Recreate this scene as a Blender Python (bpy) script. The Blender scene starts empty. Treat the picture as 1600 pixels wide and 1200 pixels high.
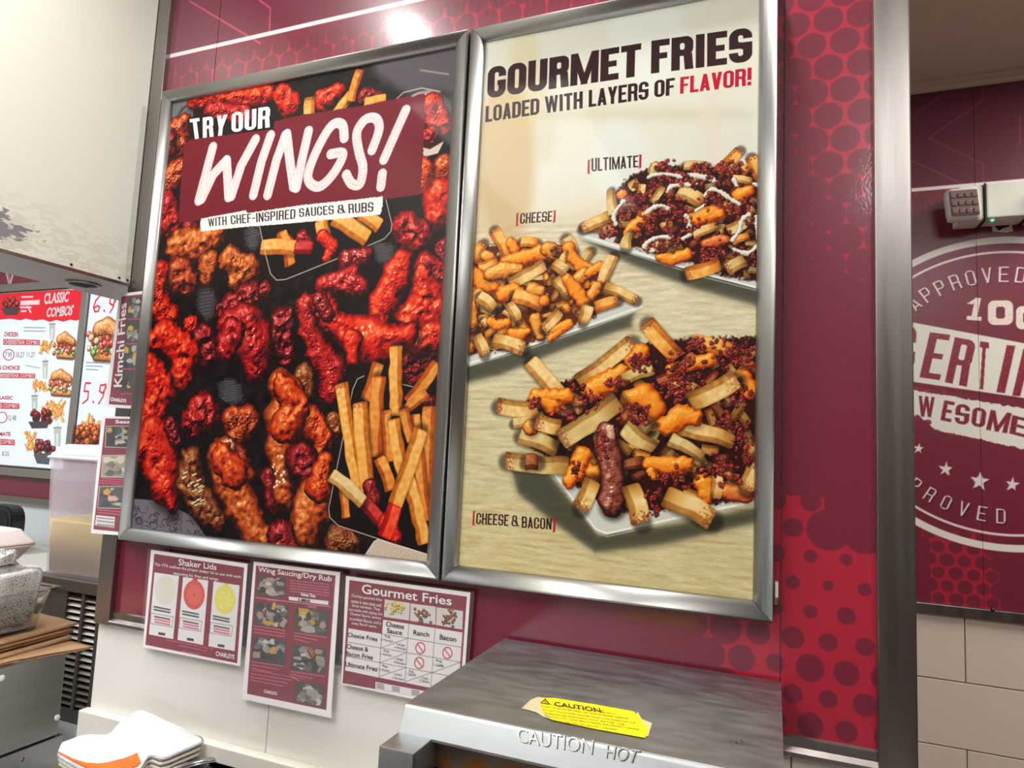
import bpy, bmesh, math, random
import numpy as np
from mathutils import Vector, Matrix
random.seed(7)
RNG = np.random.default_rng(11)
S = bpy.context.scene
COL = S.collection

# ------------------------------------------------------------------ camera
FPX = 1049.664
CR = np.array([[0.9313591, 0.3612625, 0.0453823], [-0.0074030, -0.1058272, 0.9943570], [0.3640266, -0.9264394, -0.0958887]])
CC = np.array([1.24213, -1.00732, 1.56999])
cam_data = bpy.data.cameras.new('camera')
cam_data.sensor_width = 36.0
cam_data.lens = FPX / 1600 * 36
cam_data.clip_start = 0.02
cam = bpy.data.objects.new('camera', cam_data)
COL.objects.link(cam)
cam.matrix_world = Matrix(((CR[0][0], CR[1][0], CR[2][0], CC[0]), (CR[0][1], CR[1][1], CR[2][1], CC[1]),
                           (CR[0][2], CR[1][2], CR[2][2], CC[2]), (0, 0, 0, 1)))
S.camera = cam

# ------------------------------------------------------------------ world, lights, exposure
world = bpy.data.worlds.new('world')
S.world = world
world.use_nodes = True
world.node_tree.nodes['Background'].inputs[0].default_value = (0.80, 0.82, 0.82, 1)
world.node_tree.nodes['Background'].inputs[1].default_value = 0.25
S.view_settings.view_transform = 'Standard'
S.view_settings.look = 'None'
S.view_settings.exposure = 0.0
S.view_settings.gamma = 1.0
S.view_settings.use_curve_mapping = False


def area(name, loc, size, size_y, power, col=(1, 0.98, 0.94), rot=(0, 0, 0)):
    l = bpy.data.lights.new(name, 'AREA')
    l.shape = 'RECTANGLE'
    l.size, l.size_y, l.energy, l.color = size, size_y, power, col
    o = bpy.data.objects.new(name, l)
    o.location, o.rotation_euler = loc, rot
    COL.objects.link(o)
    return o


def disk(name, loc, size, power, col=(1, 0.98, 0.94)):
    o = area(name, loc, size, size, power, col)
    o.data.shape = 'DISK'
    return o


CEIL = 2.75
area('troffer_light', (0.35, -1.45, CEIL - 0.03), 0.56, 1.16, 17)
area('troffer_light', (1.9, -1.6, CEIL - 0.03), 0.56, 1.16, 13)
area('front_fill_light', (-2.6, -0.4, 3.12), 0.6, 1.2, 55, (0.95, 0.98, 1))  # two added lamps, unseen, to brighten the dispenser and pass-through
area('front_fill_light', (-1.0, -0.8, 3.12), 0.6, 1.2, 55, (0.97, 0.98, 1))
area('passage_fill_light', (2.5, 0.45, 2.59), 0.6, 0.6, 27, (1, 0.93, 0.86))  # added unseen lamp that lifts the far wall and passage ceiling
disk('downlight_lamp', (0.27, -0.48, CEIL - 0.02), 0.08, 5)
disk('downlight_lamp', (1.15, -0.055, CEIL - 0.02), 0.05, 9.0)


# ------------------------------------------------------------------ geometry of the view (points on real planes)
def ray(x, y):
    return CR.T @ np.array([x - 800.0, 600.0 - y, -FPX])


def on(ax, v, x, y):
    d = ray(x, y)
    return CC + (v - CC[ax]) / d[ax] * d


def onY(v, x, y): return on(1, v, x, y)
def onZ(v, x, y): return on(2, v, x, y)
def onX(v, x, y): return on(0, v, x, y)


# ------------------------------------------------------------------ noise for printed pictures
NN = 1024
_fx = np.fft.fftfreq(NN)[:, None]
_fy = np.fft.fftfreq(NN)[None, :]
_fr = np.sqrt(_fx ** 2 + _fy ** 2)
NOISE = {}


def band(lam, ax=1.0):
    k = (lam, ax)
    if k not in NOISE:
        fr = np.sqrt((_fy * ax) ** 2 + (_fx / ax) ** 2) if ax != 1.0 else _fr
        f0 = 1.0 / lam
        filt = np.exp(-((fr - f0) ** 2) / (2 * (0.55 * f0) ** 2))
        n = np.fft.ifft2(np.fft.fft2(RNG.standard_normal((NN, NN))) * filt).real
        NOISE[k] = (n / n.std()).astype(np.float32)
    return NOISE[k]


def nz(lam, sl, off=None, ax=1.0):
    lam = max(2, 2 ** round(math.log2(lam)))
    n = band(lam, ax)
    oy, ox = off if off else (random.randrange(NN), random.randrange(NN))
    iy = (np.arange(sl[0].start, sl[0].stop) + oy) % NN
    ix = (np.arange(sl[1].start, sl[1].stop) + ox) % NN
    return n[np.ix_(iy, ix)]


def sstep(a, b, x):
    t = np.clip((x - a) / (b - a), 0, 1)
    return t * t * (3 - 2 * t)


def ramp(t, cols):
    t = np.clip(t, 0, 1)[..., None] * (len(cols) - 1)
    out = np.zeros(t.shape[:2] + (3,), np.float32)
    for i in range(len(cols) - 1):
        w = np.clip(t - i, 0, 1)
        a, b = np.array(cols[i], np.float32) / 255, np.array(cols[i + 1], np.float32) / 255
        seg = a + (b - a) * w
        m = (t >= i)
        out = np.where(m, seg, out)
    return out


class Cv:
    """A picture plane: X0..X1, Z0..Z1 on y = Y, painted in display colours."""
    def __init__(s, Y, X0, X1, Z0, Z1, ppm, bg=(128, 128, 128)):
        s.Y, s.X0, s.X1, s.Z0, s.Z1, s.ppm = Y, X0, X1, Z0, Z1, ppm
        s.w, s.h = int((X1 - X0) * ppm), int((Z1 - Z0) * ppm)
        s.a = np.zeros((s.h, s.w, 3), np.float32) + np.array(bg, np.float32) / 255

    def p(s, x, y):
        P = onY(s.Y, x, y)
        return ((P[0] - s.X0) * s.ppm, (s.Z1 - P[2]) * s.ppm)

    def k(s, x, y):
        a, b, c = np.array(s.p(x, y)), np.array(s.p(x + 1, y)), np.array(s.p(x, y + 1))
        return math.sqrt(abs((b - a)[0] * (c - a)[1] - (b - a)[1] * (c - a)[0]))

    def win(s, pts, pad):
        xs, ys = [q[0] for q in pts], [q[1] for q in pts]
        x0, x1 = max(0, int(min(xs) - pad)), min(s.w, int(max(xs) + pad) + 1)
        y0, y1 = max(0, int(min(ys) - pad)), min(s.h, int(max(ys) + pad) + 1)
        if x1 <= x0 or y1 <= y0:
            return None
        Y, X = np.mgrid[y0:y1, x0:x1].astype(np.float32)
        return (slice(y0, y1), slice(x0, x1)), X, Y

    def blend(s, sl, col, al):
        if isinstance(col, tuple):
            col = np.array(col, np.float32) / 255
        al = np.clip(al, 0, 1)[..., None]
        s.a[sl] = s.a[sl] * (1 - al) + col * al

    def chain(s, pts, raw=False):
        q = [(x, y, r) if raw else (*s.p(x, y), r * s.k(x, y)) for x, y, r in pts]
        return q

    def chainsdf(s, q, X, Y):
        best = None
        for i in range(max(1, len(q) - 1)):
            a, b = q[i], q[min(i + 1, len(q) - 1)]
            dx, dy = b[0] - a[0], b[1] - a[1]
            L = dx * dx + dy * dy
            t = np.clip(((X - a[0]) * dx + (Y - a[1]) * dy) / L, 0, 1) if L > 1e-6 else np.zeros_like(X)
            r = a[2] + (b[2] - a[2]) * t
            d = np.sqrt((X - a[0] - t * dx) ** 2 + (Y - a[1] - t * dy) ** 2) - r
            if best is None:
                best, rr = d, r
            else:
                m = d < best
                rr = np.where(m, r, rr)
                kk = 0.35 * r
                h = np.clip(0.5 + 0.5 * (best - d) / kk, 0, 1)
                best = best * (1 - h) + d * h - kk * h * (1 - h) * 0.6
        return best, rr

    def shadow(s, q, amount=0.7, spread=0.5):
        rm = max(c[2] for c in q)
        W = s.win(q, rm * (1.2 + spread))
        if not W: return
        sl, X, Y = W
        d, r = s.chainsdf(q, X - rm * 0.12, Y - rm * 0.18)
        s.blend(sl, (16, 8, 6), amount * (1 - sstep(-0.35 * rm, rm * spread * 0.8, d)))

    def wing(s, pts, pal, bump=0.16, gloss=0.6, specks=0.0, shadow=0.75, wob=0.10, raw=False, lam=1.0, tn=0.09):
        q = s.chain(pts, raw)
        rm = max(c[2] for c in q)
        if shadow: s.shadow(q, shadow)
        W = s.win(q, rm * 1.35 + 3)
        if not W: return
        sl, X, Y = W
        d, r = s.chainsdf(q, X, Y)
        n1, n2, n3 = nz(rm * 1.25 * lam, sl), nz(rm * 0.42 * lam, sl), nz(max(3, rm * 0.2 * lam), sl)
        d = d + rm * wob * (0.6 * n1 + (0.25 if bump > 0.12 else 0.0) * n2)
        u = np.clip(-d / r, 0, 1)
        h = rm * np.sqrt(np.clip(1 - (1 - u) ** 2, 0, 1)) * 0.85
        h = h + rm * bump * (n1 * 0.40 + n2 * 0.12 + n3 * 0.035) * np.sqrt(u)
        gy, gx = np.gradient(h)
        nn = np.sqrt(gx * gx + gy * gy + 1)
        nx, ny, nzv = -gx / nn, -gy / nn, 1 / nn
        dif = np.clip(nx * -0.35 + ny * -0.55 + nzv * 0.76, 0, 1)
        sp = np.clip(nx * -0.2 + ny * -0.34 + nzv * 0.92, 0, 1) ** 46 * gloss
        sp *= sstep(0.1, 1.3, nz(max(4, rm * 0.3), sl))
        tone = 0.06 + 0.86 * dif ** 1.25 + tn * nz(rm * 0.6, sl)
        tone *= 0.45 + 0.55 * sstep(0, 0.4, u)
        c = ramp(tone, pal)
        c = c + sp[..., None] * np.array([0.95, 0.8, 0.72], np.float32)
        if specks:
            m = sstep(2.1 - specks, 2.6 - specks, nz(3, sl))
            c = c * (1 - 0.72 * m[..., None])
        s.blend(sl, np.clip(c, 0, 1), sstep(0.8, -0.8, d))

    def fry(s, p0, p1, w, pal, tips='', tipcol=(118, 52, 20), shadow=0.55, side=1, taper=1.0, raw=False, fade=None):
        q = s.chain([(p0[0], p0[1], w / 2), (p1[0], p1[1], w / 2 * taper)], raw)
        hw = q[0][2]
        a, b = q[0], q[1]
        L = math.hypot(b[0] - a[0], b[1] - a[1]) or 1
        if shadow:
            s.shadow(q, shadow, 0.45)
        W = s.win(q, hw * 2 + 3)
        if not W: return
        sl, X, Y = W
        ux, uy = (b[0] - a[0]) / L, (b[1] - a[1]) / L
        if ux < 0 and abs(uy) < abs(ux):
            side = -side
        u = (X - a[0]) * ux + (Y - a[1]) * uy
        bow = hw * 0.16 * np.sin(u / max(L, 1) * math.pi)
        v = (-(X - a[0]) * uy + (Y - a[1]) * ux) * side + bow + hw * 0.05 * nz(max(16, hw * 4), sl)
        wl = hw * (1 + (taper - 1) * np.clip(u / L, 0, 1))
        rd = hw * 0.3
        qx, qy = np.abs(u - L / 2) - (L / 2 + hw * 0.15 - rd), np.abs(v) - (wl - rd)
        d = np.sqrt(np.clip(qx, 0, None) ** 2 + np.clip(qy, 0, None) ** 2) + np.minimum(np.maximum(qx, qy), 0) - rd
        vv = v / wl
        tone = 0.84 - 0.42 * sstep(0.22, 0.42, vv) + 0.10 * sstep(-0.6, -0.9, vv)
        tone = tone + 0.04 * nz(max(12, hw * 1.6), sl) + 0.022 * nz(4, sl) - 0.10 * (u / L - 0.4)
        tone *= 0.68 + 0.32 * sstep(0, hw * 0.32, -d)
        if fade is not None:
            e_ = u if fade == 0 else L - u
            tone *= 0.42 + 0.58 * sstep(-hw * 0.3, L * 0.45, e_)
        c = ramp(tone, pal)
        tc = np.array(tipcol, np.float32) / 255
        for t, uu in (('0', u), ('1', L - u)):
            if t in tips:
                m = sstep(hw * 0.75, hw * 0.15, uu + hw * 0.3 * nz(max(5, hw * 0.5), sl))
                m = np.clip(m * (0.75 + 0.3 * nz(4, sl)), 0, 1)[..., None]
                c = c * (1 - m) + tc * (0.7 + 0.5 * tone[..., None]) * m
        s.blend(sl, np.clip(c, 0, 1), sstep(0.8, -0.8, d))

    def poly(s, pts, col, al=1.0, soft=0.8, rough=0.0, raw=False, tex=0.0):
        q = list(pts) if raw else [s.p(x, y) for x, y in pts]
        W = s.win(q, soft * 3 + 2 + rough * 3)
        if not W: return
        sl, X, Y = W
        d = np.full(X.shape, 1e9, np.float32)
        ins = np.zeros(X.shape, bool)
        for i in range(len(q)):
            a, b = q[i], q[(i + 1) % len(q)]
            dx, dy = b[0] - a[0], b[1] - a[1]
            t = np.clip(((X - a[0]) * dx + (Y - a[1]) * dy) / (dx * dx + dy * dy + 1e-9), 0, 1)
            d = np.minimum(d, (X - a[0] - t * dx) ** 2 + (Y - a[1] - t * dy) ** 2)
            if a[1] != b[1]:
                ins ^= ((a[1] > Y) != (b[1] > Y)) & (X < dx * (Y - a[1]) / dy + a[0])
        d = np.sqrt(d) * np.where(ins, -1, 1)
        if rough: d = d + rough * (0.6 * nz(4, sl) + 0.8 * nz(12, sl))
        if tex:
            c = np.array(col, np.float32) / 255 * (1 + tex * nz(6, sl)[..., None])
            s.blend(sl, np.clip(c, 0, 1), al * sstep(soft, -soft, d))
        else:
            s.blend(sl, col, al * sstep(soft, -soft, d))

    def ell(s, cx, cy, rx, ry, col, al=1.0, soft=0.8, rot=0.0, raw=False):
        n = 28
        pts = []
        for i in range(n):
            a = 2 * math.pi * i / n
            x, y = rx * math.cos(a), ry * math.sin(a)
            pts.append((cx + x * math.cos(rot) - y * math.sin(rot), cy + x * math.sin(rot) + y * math.cos(rot)))
        s.poly(pts, col, al, soft, raw=raw)

    def stroke(s, pts, w, col, al=1.0, raw=False, dry=0.0, soft=0.8):
        q = s.chain([(x, y, w / 2) for x, y in pts], raw)
        W = s.win(q, q[0][2] * 1.5 + 3 + soft * 2)
        if not W: return
        sl, X, Y = W
        d = None
        for i in range(len(q) - 1):
            a, b = q[i], q[i + 1]
            dx, dy = b[0] - a[0], b[1] - a[1]
            t = np.clip(((X - a[0]) * dx + (Y - a[1]) * dy) / (dx * dx + dy * dy + 1e-9), 0, 1)
            e = np.sqrt((X - a[0] - t * dx) ** 2 + (Y - a[1] - t * dy) ** 2) - a[2]
            d = e if d is None else np.minimum(d, e)
        m = al * sstep(soft, -soft, d)
        if dry:
            q2 = nz(4, sl, ax=1.9) + 0.6 * nz(2, sl)
            edge = sstep(-q[0][2] * 0.35, 0, d)
            m = m * (1 - dry * sstep(1.0 - 0.9 * edge, 1.9 - 0.9 * edge, q2))
        s.blend(sl, col, m)

    def image(s, name):
        img = bpy.data.images.new(name, s.w, s.h)
        buf = np.ones((s.h, s.w, 4), np.float32)
        buf[..., :3] = np.clip(s.a[::-1], 0, 1)
        img.pixels.foreach_set(buf.ravel())
        img.pack()
        return img


def smooth(pts, n=6):
    out = []
    for i in range(len(pts) - 1):
        p0, p1, p2, p3 = (np.array(pts[max(0, min(len(pts) - 1, j))], float) for j in (i - 1, i, i + 1, i + 2))
        for k in range(n):
            t = k / n
            out.append(tuple(0.5 * (2 * p1 + (p2 - p0) * t + (2 * p0 - 5 * p1 + 4 * p2 - p3) * t * t + (3 * p1 - p0 - 3 * p2 + p3) * t ** 3)))
    return out + [tuple(pts[-1])]


# ------------------------------------------------------------------ heavy condensed lettering for printed headlines
def glyph(ch, x, y, w, t):
    """signed distance of a block capital in 0..w by 0..1, stem t"""
    th = t * 0.82
    R, r = min(0.46 * w, 0.26), 0.10 * w

    def RR(x0, y0, x1, y1, rad):
        cx, cy, hx, hy = (x0 + x1) / 2, (y0 + y1) / 2, (x1 - x0) / 2 - rad, (y1 - y0) / 2 - rad
        a, b = np.abs(x - cx) - hx, np.abs(y - cy) - hy
        return np.sqrt(np.clip(a, 0, None) ** 2 + np.clip(b, 0, None) ** 2) + np.minimum(np.maximum(a, b), 0) - rad

    def BX(x0, y0, x1, y1):
        return np.maximum(np.maximum(x0 - x, x - x1), np.maximum(y0 - y, y - y1))

    def DG(ax, ay, bx, by, tt, lo=0.0, hi=1.0):
        sl = (bx - ax) / (by - ay)
        c = 1 / math.sqrt(1 + sl * sl)
        return np.maximum((np.abs(x - (ax + sl * (y - ay))) - tt / 2) * c, np.maximum(lo - y, y - hi))
    U, I, N = np.minimum, np.maximum, (lambda a: -a)
    body = RR(0, 0, w, 1, R)
    hole = RR(t, th, w - t, 1 - th, r)
    if ch == 'O' or ch == '0': return I(body, N(hole))
    if ch == 'C': return I(I(body, N(hole)), N(BX(w - t * 1.2, 0.40, w + 1, 0.62)))
    if ch == 'G': return U(I(I(body, N(hole)), N(BX(w - t * 1.2, 0.54, w + 1, 0.66))), BX(w * 0.55, 0.38, w, 0.54))
    if ch == 'D': return I(U(body, BX(0, 0, w * 0.5, 1)), N(hole))
    if ch == 'U': return I(U(body, BX(0, 0.5, w, 1)), N(U(hole, BX(t, 0.5, w - t, 1.2))))
    if ch == 'S':
        o = I(body, N(U(RR(t, 0.5 + th / 2, w - t, 1 - th, r), RR(t, th, w - t, 0.5 - th / 2, r))))
        return I(o, N(U(BX(w - t * 1.2, 0.5 + th * 0.45, w + 1, 0.70), BX(-1, 0.30, t * 1.2, 0.5 - th * 0.45))))
    if ch in 'RPB':
        bw = RR(0, 0.42, w, 1, R * 0.8)
        o = U(U(BX(0, 0, t, 1), bw), BX(0, 0.42, w * 0.5, 1))
        o = I(o, N(RR(t, 0.42 + th * 0.95, w - t, 1 - th, r)))
        if ch == 'R': o = U(o, DG(w - t * 0.62, 0.45, w - t * 0.45, 0, t, 0, 0.48))
        if ch == 'B':
            lo = U(RR(0, 0, w, 0.56, R * 0.8), BX(0, 0, w * 0.5, 0.56))
            o = U(I(o, N(BX(-1, -1, 9, 0.47))), I(lo, N(RR(t, th, w - t, 0.54 - th, r))))
        return o
    if ch in 'EFL':
        o = BX(0, 0, t, 1)
        if ch in 'EL': o = U(o, BX(0, 0, w, th))
        if ch in 'EF': o = U(U(o, BX(0, 1 - th, w, 1)), BX(0, 0.5 - th * 0.42, w * 0.88, 0.5 + th * 0.5))
        return o
    if ch == 'T': return U(BX(0, 1 - th, w, 1), BX(w / 2 - t / 2, 0, w / 2 + t / 2, 1))
    if ch == 'I': return BX(w / 2 - t / 2, 0, w / 2 + t / 2, 1)
    if ch == '1': return U(BX(w / 2 - t / 2, 0, w / 2 + t / 2, 1), U(BX(w * .1, 0, w * .9, th * .7), DG(w * .1, .7, w * .5, .95, t, .7, .95)))
    if ch == 'H': return U(U(BX(0, 0, t, 1), BX(w - t, 0, w, 1)), BX(0, 0.5 - th / 2, w, 0.5 + th / 2))
    if ch == 'N': return U(U(BX(0, 0, t * .92, 1), BX(w - t * .92, 0, w, 1)), DG(t * 0.5, 1, w - t * 0.5, 0, t))
    if ch == 'M': return U(U(BX(0, 0, t * .9, 1), BX(w - t * .9, 0, w, 1)), U(DG(t * .5, 1, w / 2, 0.05, t * .8), DG(w - t * .5, 1, w / 2, 0.05, t * .8)))
    if ch == 'W':
        k = t * 0.44
        return U(U(DG(k, 1, w * .29, 0, t * .85), DG(w * .5, 1, w * .29, 0, t * .8)), U(DG(w * .5, 1, w * .71, 0, t * .8), DG(w - k, 1, w * .71, 0, t * .85)))
    if ch == 'A': return U(U(DG(t * .5, 0, w / 2, 1, t * .95), DG(w - t * .5, 0, w / 2, 1, t * .95)), BX(w * .25, 0.18, w * .75, 0.18 + th))
    if ch == 'V': return U(DG(t * .5, 1, w / 2, 0, t), DG(w - t * .5, 1, w / 2, 0, t))
    if ch == 'Y': return U(U(DG(t * .5, 1, w / 2, .38, t, .38), DG(w - t * .5, 1, w / 2, .38, t, .38)), BX(w / 2 - t / 2, 0, w / 2 + t / 2, .45))
    if ch == '!': return U(DG(w / 2, 1, w / 2, .3, t * 1.05, .3), BX(w / 2 - t / 2, 0, w / 2 + t / 2, .2))
    if ch == '-': return BX(0, 0.4, w, 0.4 + th)
    if ch == '&':
        up = I(RR(w * .12, .48, w * .78, 1, .15), N(RR(w * .12 + t * .8, .48 + th * .8, w * .78 - t * .8, 1 - th * .8, .04)))
        lo = I(RR(0, 0, w * .86, .56, .18), N(RR(t * .85, th * .85, w * .86 - t * .85, .56 - th * .7, .05)))
        return U(U(up, lo), DG(w * .35, .55, w, 0, t * .8, 0, .5))
    if ch == '[': return U(BX(0, 0, t, 1), U(BX(0, 0, w, th * .8), BX(0, 1 - th * .8, w, 1)))
    if ch == ']': return U(BX(w - t, 0, w, 1), U(BX(0, 0, w, th * .8), BX(0, 1 - th * .8, w, 1)))
    return BX(0, 0, 0, 0) + 9


GW = {'M': 1.38, 'W': 1.5, 'I': 0.42, ' ': 0.42, '!': 0.45, '-': 0.6, '[': 0.5, ']': 0.5, 'E': 0.88, 'F': 0.86, 'L': 0.82, 'T': 0.94, '&': 1.1}


def word(cv, text, quad, col, w=0.5, t=0.17, gap=0.06, worn=0.0, raw=False):
    """block capitals fitted into the four corners (tl, tr, br, bl) of the photographed word"""
    q = [np.array(c if raw else cv.p(*c)) for c in quad]
    ws = [(t * 1.15 if c in 'I!' else w * GW.get(c, 1.0)) for c in text]
    if ' ' in text: ws = [w * 0.45 if c == ' ' else v for c, v in zip(text, ws)]
    tot = sum(ws) + gap * (len(text) - 1)
    x = 0.0
    for ch, wd in zip(text, ws):
        if ch != ' ':
            u0, u1 = x / tot, (x + wd) / tot
            tl, tr = q[0] + (q[1] - q[0]) * u0, q[0] + (q[1] - q[0]) * u1
            bl, br = q[3] + (q[2] - q[3]) * u0, q[3] + (q[2] - q[3]) * u1
            W = cv.win([tl, tr, bl, br], 3)
            if W:
                sl, X, Y = W
                ex, ey = (br - bl), (tl - bl)
                det = ex[0] * ey[1] - ex[1] * ey[0]
                a = ((X - bl[0]) * ey[1] - (Y - bl[1]) * ey[0]) / det
                b = (-(X - bl[0]) * ex[1] + (Y - bl[1]) * ex[0]) / det
                d = glyph(ch, a * wd, b, wd, t)
                # units: letter height = 1
                hh = np.hypot(*ey)
                m = sstep(0.7, -0.7, d * hh)
                if worn: m = m * (1 - worn * sstep(1.2, 1.9, nz(4, sl)))
                cv.blend(sl, col, m)
        x += wd + gap


# ------------------------------------------------------------------ materials
def mat(name, col, rough=0.5, metal=0.0, coat=0.0, coat_rough=0.05, spec=0.5, **kw):
    m = bpy.data.materials.new(name)
    m.use_nodes = True
    b = m.node_tree.nodes['Principled BSDF']
    b.inputs['Base Color'].default_value = (*[lin(c) for c in col], 1)
    b.inputs['Roughness'].default_value = rough
    b.inputs['Metallic'].default_value = metal
    b.inputs['Coat Weight'].default_value = coat
    b.inputs['Coat Roughness'].default_value = coat_rough
    b.inputs['Specular IOR Level'].default_value = spec
    for k, v in kw.items():
        b.inputs[k].default_value = v
    return m


def lin(c):
    c = c / 255
    return c / 12.92 if c <= 0.04045 else ((c + 0.055) / 1.055) ** 2.4


def noise_on(m, scale=40, stretch=(1, 1, 1), amount=0.1, bump=0.0, rough_amt=0.0, detail=4, thr=None, col2=None, dist=0.002):
    """breaks up colour, roughness and relief with procedural noise in object space"""
    nt = m.node_tree
    b = nt.nodes['Principled BSDF']
    tc = nt.nodes.new('ShaderNodeTexCoord')
    mp = nt.nodes.new('ShaderNodeMapping')
    mp.inputs['Scale'].default_value = stretch
    n = nt.nodes.new('ShaderNodeTexNoise')
    n.inputs['Scale'].default_value = scale
    n.inputs['Detail'].default_value = detail
    nt.links.new(tc.outputs['Object'], mp.inputs['Vector'])
    nt.links.new(mp.outputs[0], n.inputs['Vector'])
    base = b.inputs['Base Color'].default_value[:]
    if amount or col2:
        r = nt.nodes.new('ShaderNodeValToRGB')
        lo, hi = thr if thr else (0.3, 0.7)
        r.color_ramp.elements[0].position, r.color_ramp.elements[1].position = lo, hi
        c2 = (*[lin(c) for c in col2], 1) if col2 else tuple(min(1, c * (1 + amount)) for c in base[:3]) + (1,)
        c1 = base if col2 else tuple(c * (1 - amount) for c in base[:3]) + (1,)
        r.color_ramp.elements[0].color, r.color_ramp.elements[1].color = c1, c2
        nt.links.new(n.outputs['Fac'], r.inputs['Fac'])
        if b.inputs['Base Color'].is_linked:
            old = b.inputs['Base Color'].links[0].from_socket
            mx = nt.nodes.new('ShaderNodeMix'); mx.data_type = 'RGBA'; mx.blend_type = 'MULTIPLY'
            mx.inputs[0].default_value = 1
            nt.links.new(old, mx.inputs[6]); nt.links.new(r.outputs[0], mx.inputs[7])
            nt.links.new(mx.outputs[2], b.inputs['Base Color'])
        else:
            nt.links.new(r.outputs['Color'], b.inputs['Base Color'])
    if rough_amt:
        mr = nt.nodes.new('ShaderNodeMapRange')
        r0 = b.inputs['Roughness'].default_value
        mr.inputs['From Min'].default_value, mr.inputs['From Max'].default_value = 0.3, 0.7
        mr.inputs['To Min'].default_value, mr.inputs['To Max'].default_value = max(0.03, r0 - rough_amt), r0 + rough_amt
        nt.links.new(n.outputs['Fac'], mr.inputs['Value'])
        nt.links.new(mr.outputs[0], b.inputs['Roughness'])
    if bump:
        bp = nt.nodes.new('ShaderNodeBump')
        bp.inputs['Strength'].default_value = bump
        bp.inputs['Distance'].default_value = dist
        nt.links.new(n.outputs['Fac'], bp.inputs['Height'])
        nt.links.new(bp.outputs[0], b.inputs['Normal'])
    return m


def print_mat(name, cv, rough=0.35, coat=0.0, coat_rough=0.06, glow=0.0, bump=0.0, spec=0.5):
    m = mat(name, (200, 200, 200), rough, coat=coat, coat_rough=coat_rough, spec=spec)
    nt = m.node_tree
    b = nt.nodes['Principled BSDF']
    t = nt.nodes.new('ShaderNodeTexImage')
    t.image = cv.image(name)
    t.extension = 'EXTEND'
    nt.links.new(t.outputs['Color'], b.inputs['Base Color'])
    if glow:
        nt.links.new(t.outputs['Color'], b.inputs['Emission Color'])
        b.inputs['Emission Strength'].default_value = glow
    if bump:
        tc = nt.nodes.new('ShaderNodeTexCoord')
        n = nt.nodes.new('ShaderNodeTexNoise'); n.inputs['Scale'].default_value = 260
        bp = nt.nodes.new('ShaderNodeBump'); bp.inputs['Strength'].default_value = bump; bp.inputs['Distance'].default_value = 0.001
        nt.links.new(tc.outputs['Object'], n.inputs['Vector'])
        nt.links.new(n.outputs['Fac'], bp.inputs['Height'])
        nt.links.new(bp.outputs[0], b.inputs['Coat Normal'])
    return m


M = {}
M['steel'] = noise_on(mat('brushed_steel', (148, 142, 138), 0.33, 1.0), 60, (1, 1, 0.04), 0.06, 0.05, 0.05)
M['steel_x'] = noise_on(mat('brushed_steel_flat', (170, 175, 178), 0.42, 1.0), 40, (0.5, 1.6, 1), 0.05, 0.008, 0.06)
M['alu'] = noise_on(mat('satin_aluminium', (168, 168, 166), 0.38, 1.0), 900, (1, 1, 1), 0.05, 0.10, 0.04, dist=0.0004)
M['tile'] = noise_on(mat('glazed_white_tile', (226, 222, 214), 0.18), 6, (1, 1, 1), 0.02)
M['tile_warm'] = noise_on(mat('glazed_cream_tile', (224, 211, 196), 0.22), 6, (1, 1, 1), 0.02)
M['grout'] = noise_on(mat('grey_grout', (128, 118, 108), 0.9), 200, (1, 1, 1), 0.1, 0.2)
M['header'] = mat('cream_enamel_panel', (233, 233, 222), 0.34)
M['curb'] = noise_on(mat('white_curb', (222, 218, 208), 0.3), 30, (1, 1, 1), 0.04)
M['ceiling'] = noise_on(mat('ceiling_paint', (206, 190, 172), 0.8), 12, (1, 1, 1), 0.02)
M['kceiling'] = noise_on(mat('kitchen_ceiling_paint', (226, 224, 216), 0.8), 12, (1, 1, 1), 0.02)
M['offwhite'] = noise_on(mat('off_white_wall', (214, 210, 200), 0.5), 8, (1, 1, 1), 0.03)
M['floor'] = noise_on(mat('quarry_floor', (112, 78, 66), 0.5), 14, (1, 1, 1), 0.12)
M['black'] = noise_on(mat('black_plastic', (22, 24, 28), 0.35), 90, (1, 1, 1), 0.1)
M['dark'] = noise_on(mat('dark_cavity', (12, 11, 11), 0.6), 40, (1, 1, 1), 0.2)
M['white_plastic'] = noise_on(mat('white_plastic', (232, 236, 226), 0.3), 40, (1, 1, 1), 0.02)
M['foam'] = noise_on(mat('foam', (240, 226, 222), 0.55), 260, (1, 1, 1), 0.02, 0.15)
M['kraft'] = noise_on(mat('kraft_paper', (186, 146, 108), 0.7), 120, (1, 0.2, 1), 0.07, 0.15)
M['glow'] = mat('lamp_glow', (255, 255, 255), 0.5)
M['glow'].node_tree.nodes['Principled BSDF'].inputs['Emission Color'].default_value = (1, 0.98, 0.95, 1)
M['glow'].node_tree.nodes['Principled BSDF'].inputs['Emission Strength'].default_value = 14
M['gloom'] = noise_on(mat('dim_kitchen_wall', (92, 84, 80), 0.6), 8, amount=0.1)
M['glow2'] = mat('troffer_glow', (255, 255, 255), 0.5)
M['glow2'].node_tree.nodes['Principled BSDF'].inputs['Emission Color'].default_value = (1, 0.99, 0.96, 1)
M['glow2'].node_tree.nodes['Principled BSDF'].inputs['Emission Strength'].default_value = 4.5


def ink(name, c, rough=0.4): return mat(name, c, rough)


M['ink_dark'] = ink('ink_black', (34, 16, 20))
M['ink_white'] = ink('ink_white', (232, 228, 226))
M['ink_pink'] = ink('ink_pale_pink', (214, 160, 170))
M['ink_red'] = ink('ink_red', (196, 24, 52))
M['ink_grey'] = ink('ink_grey', (110, 110, 116))


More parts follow.
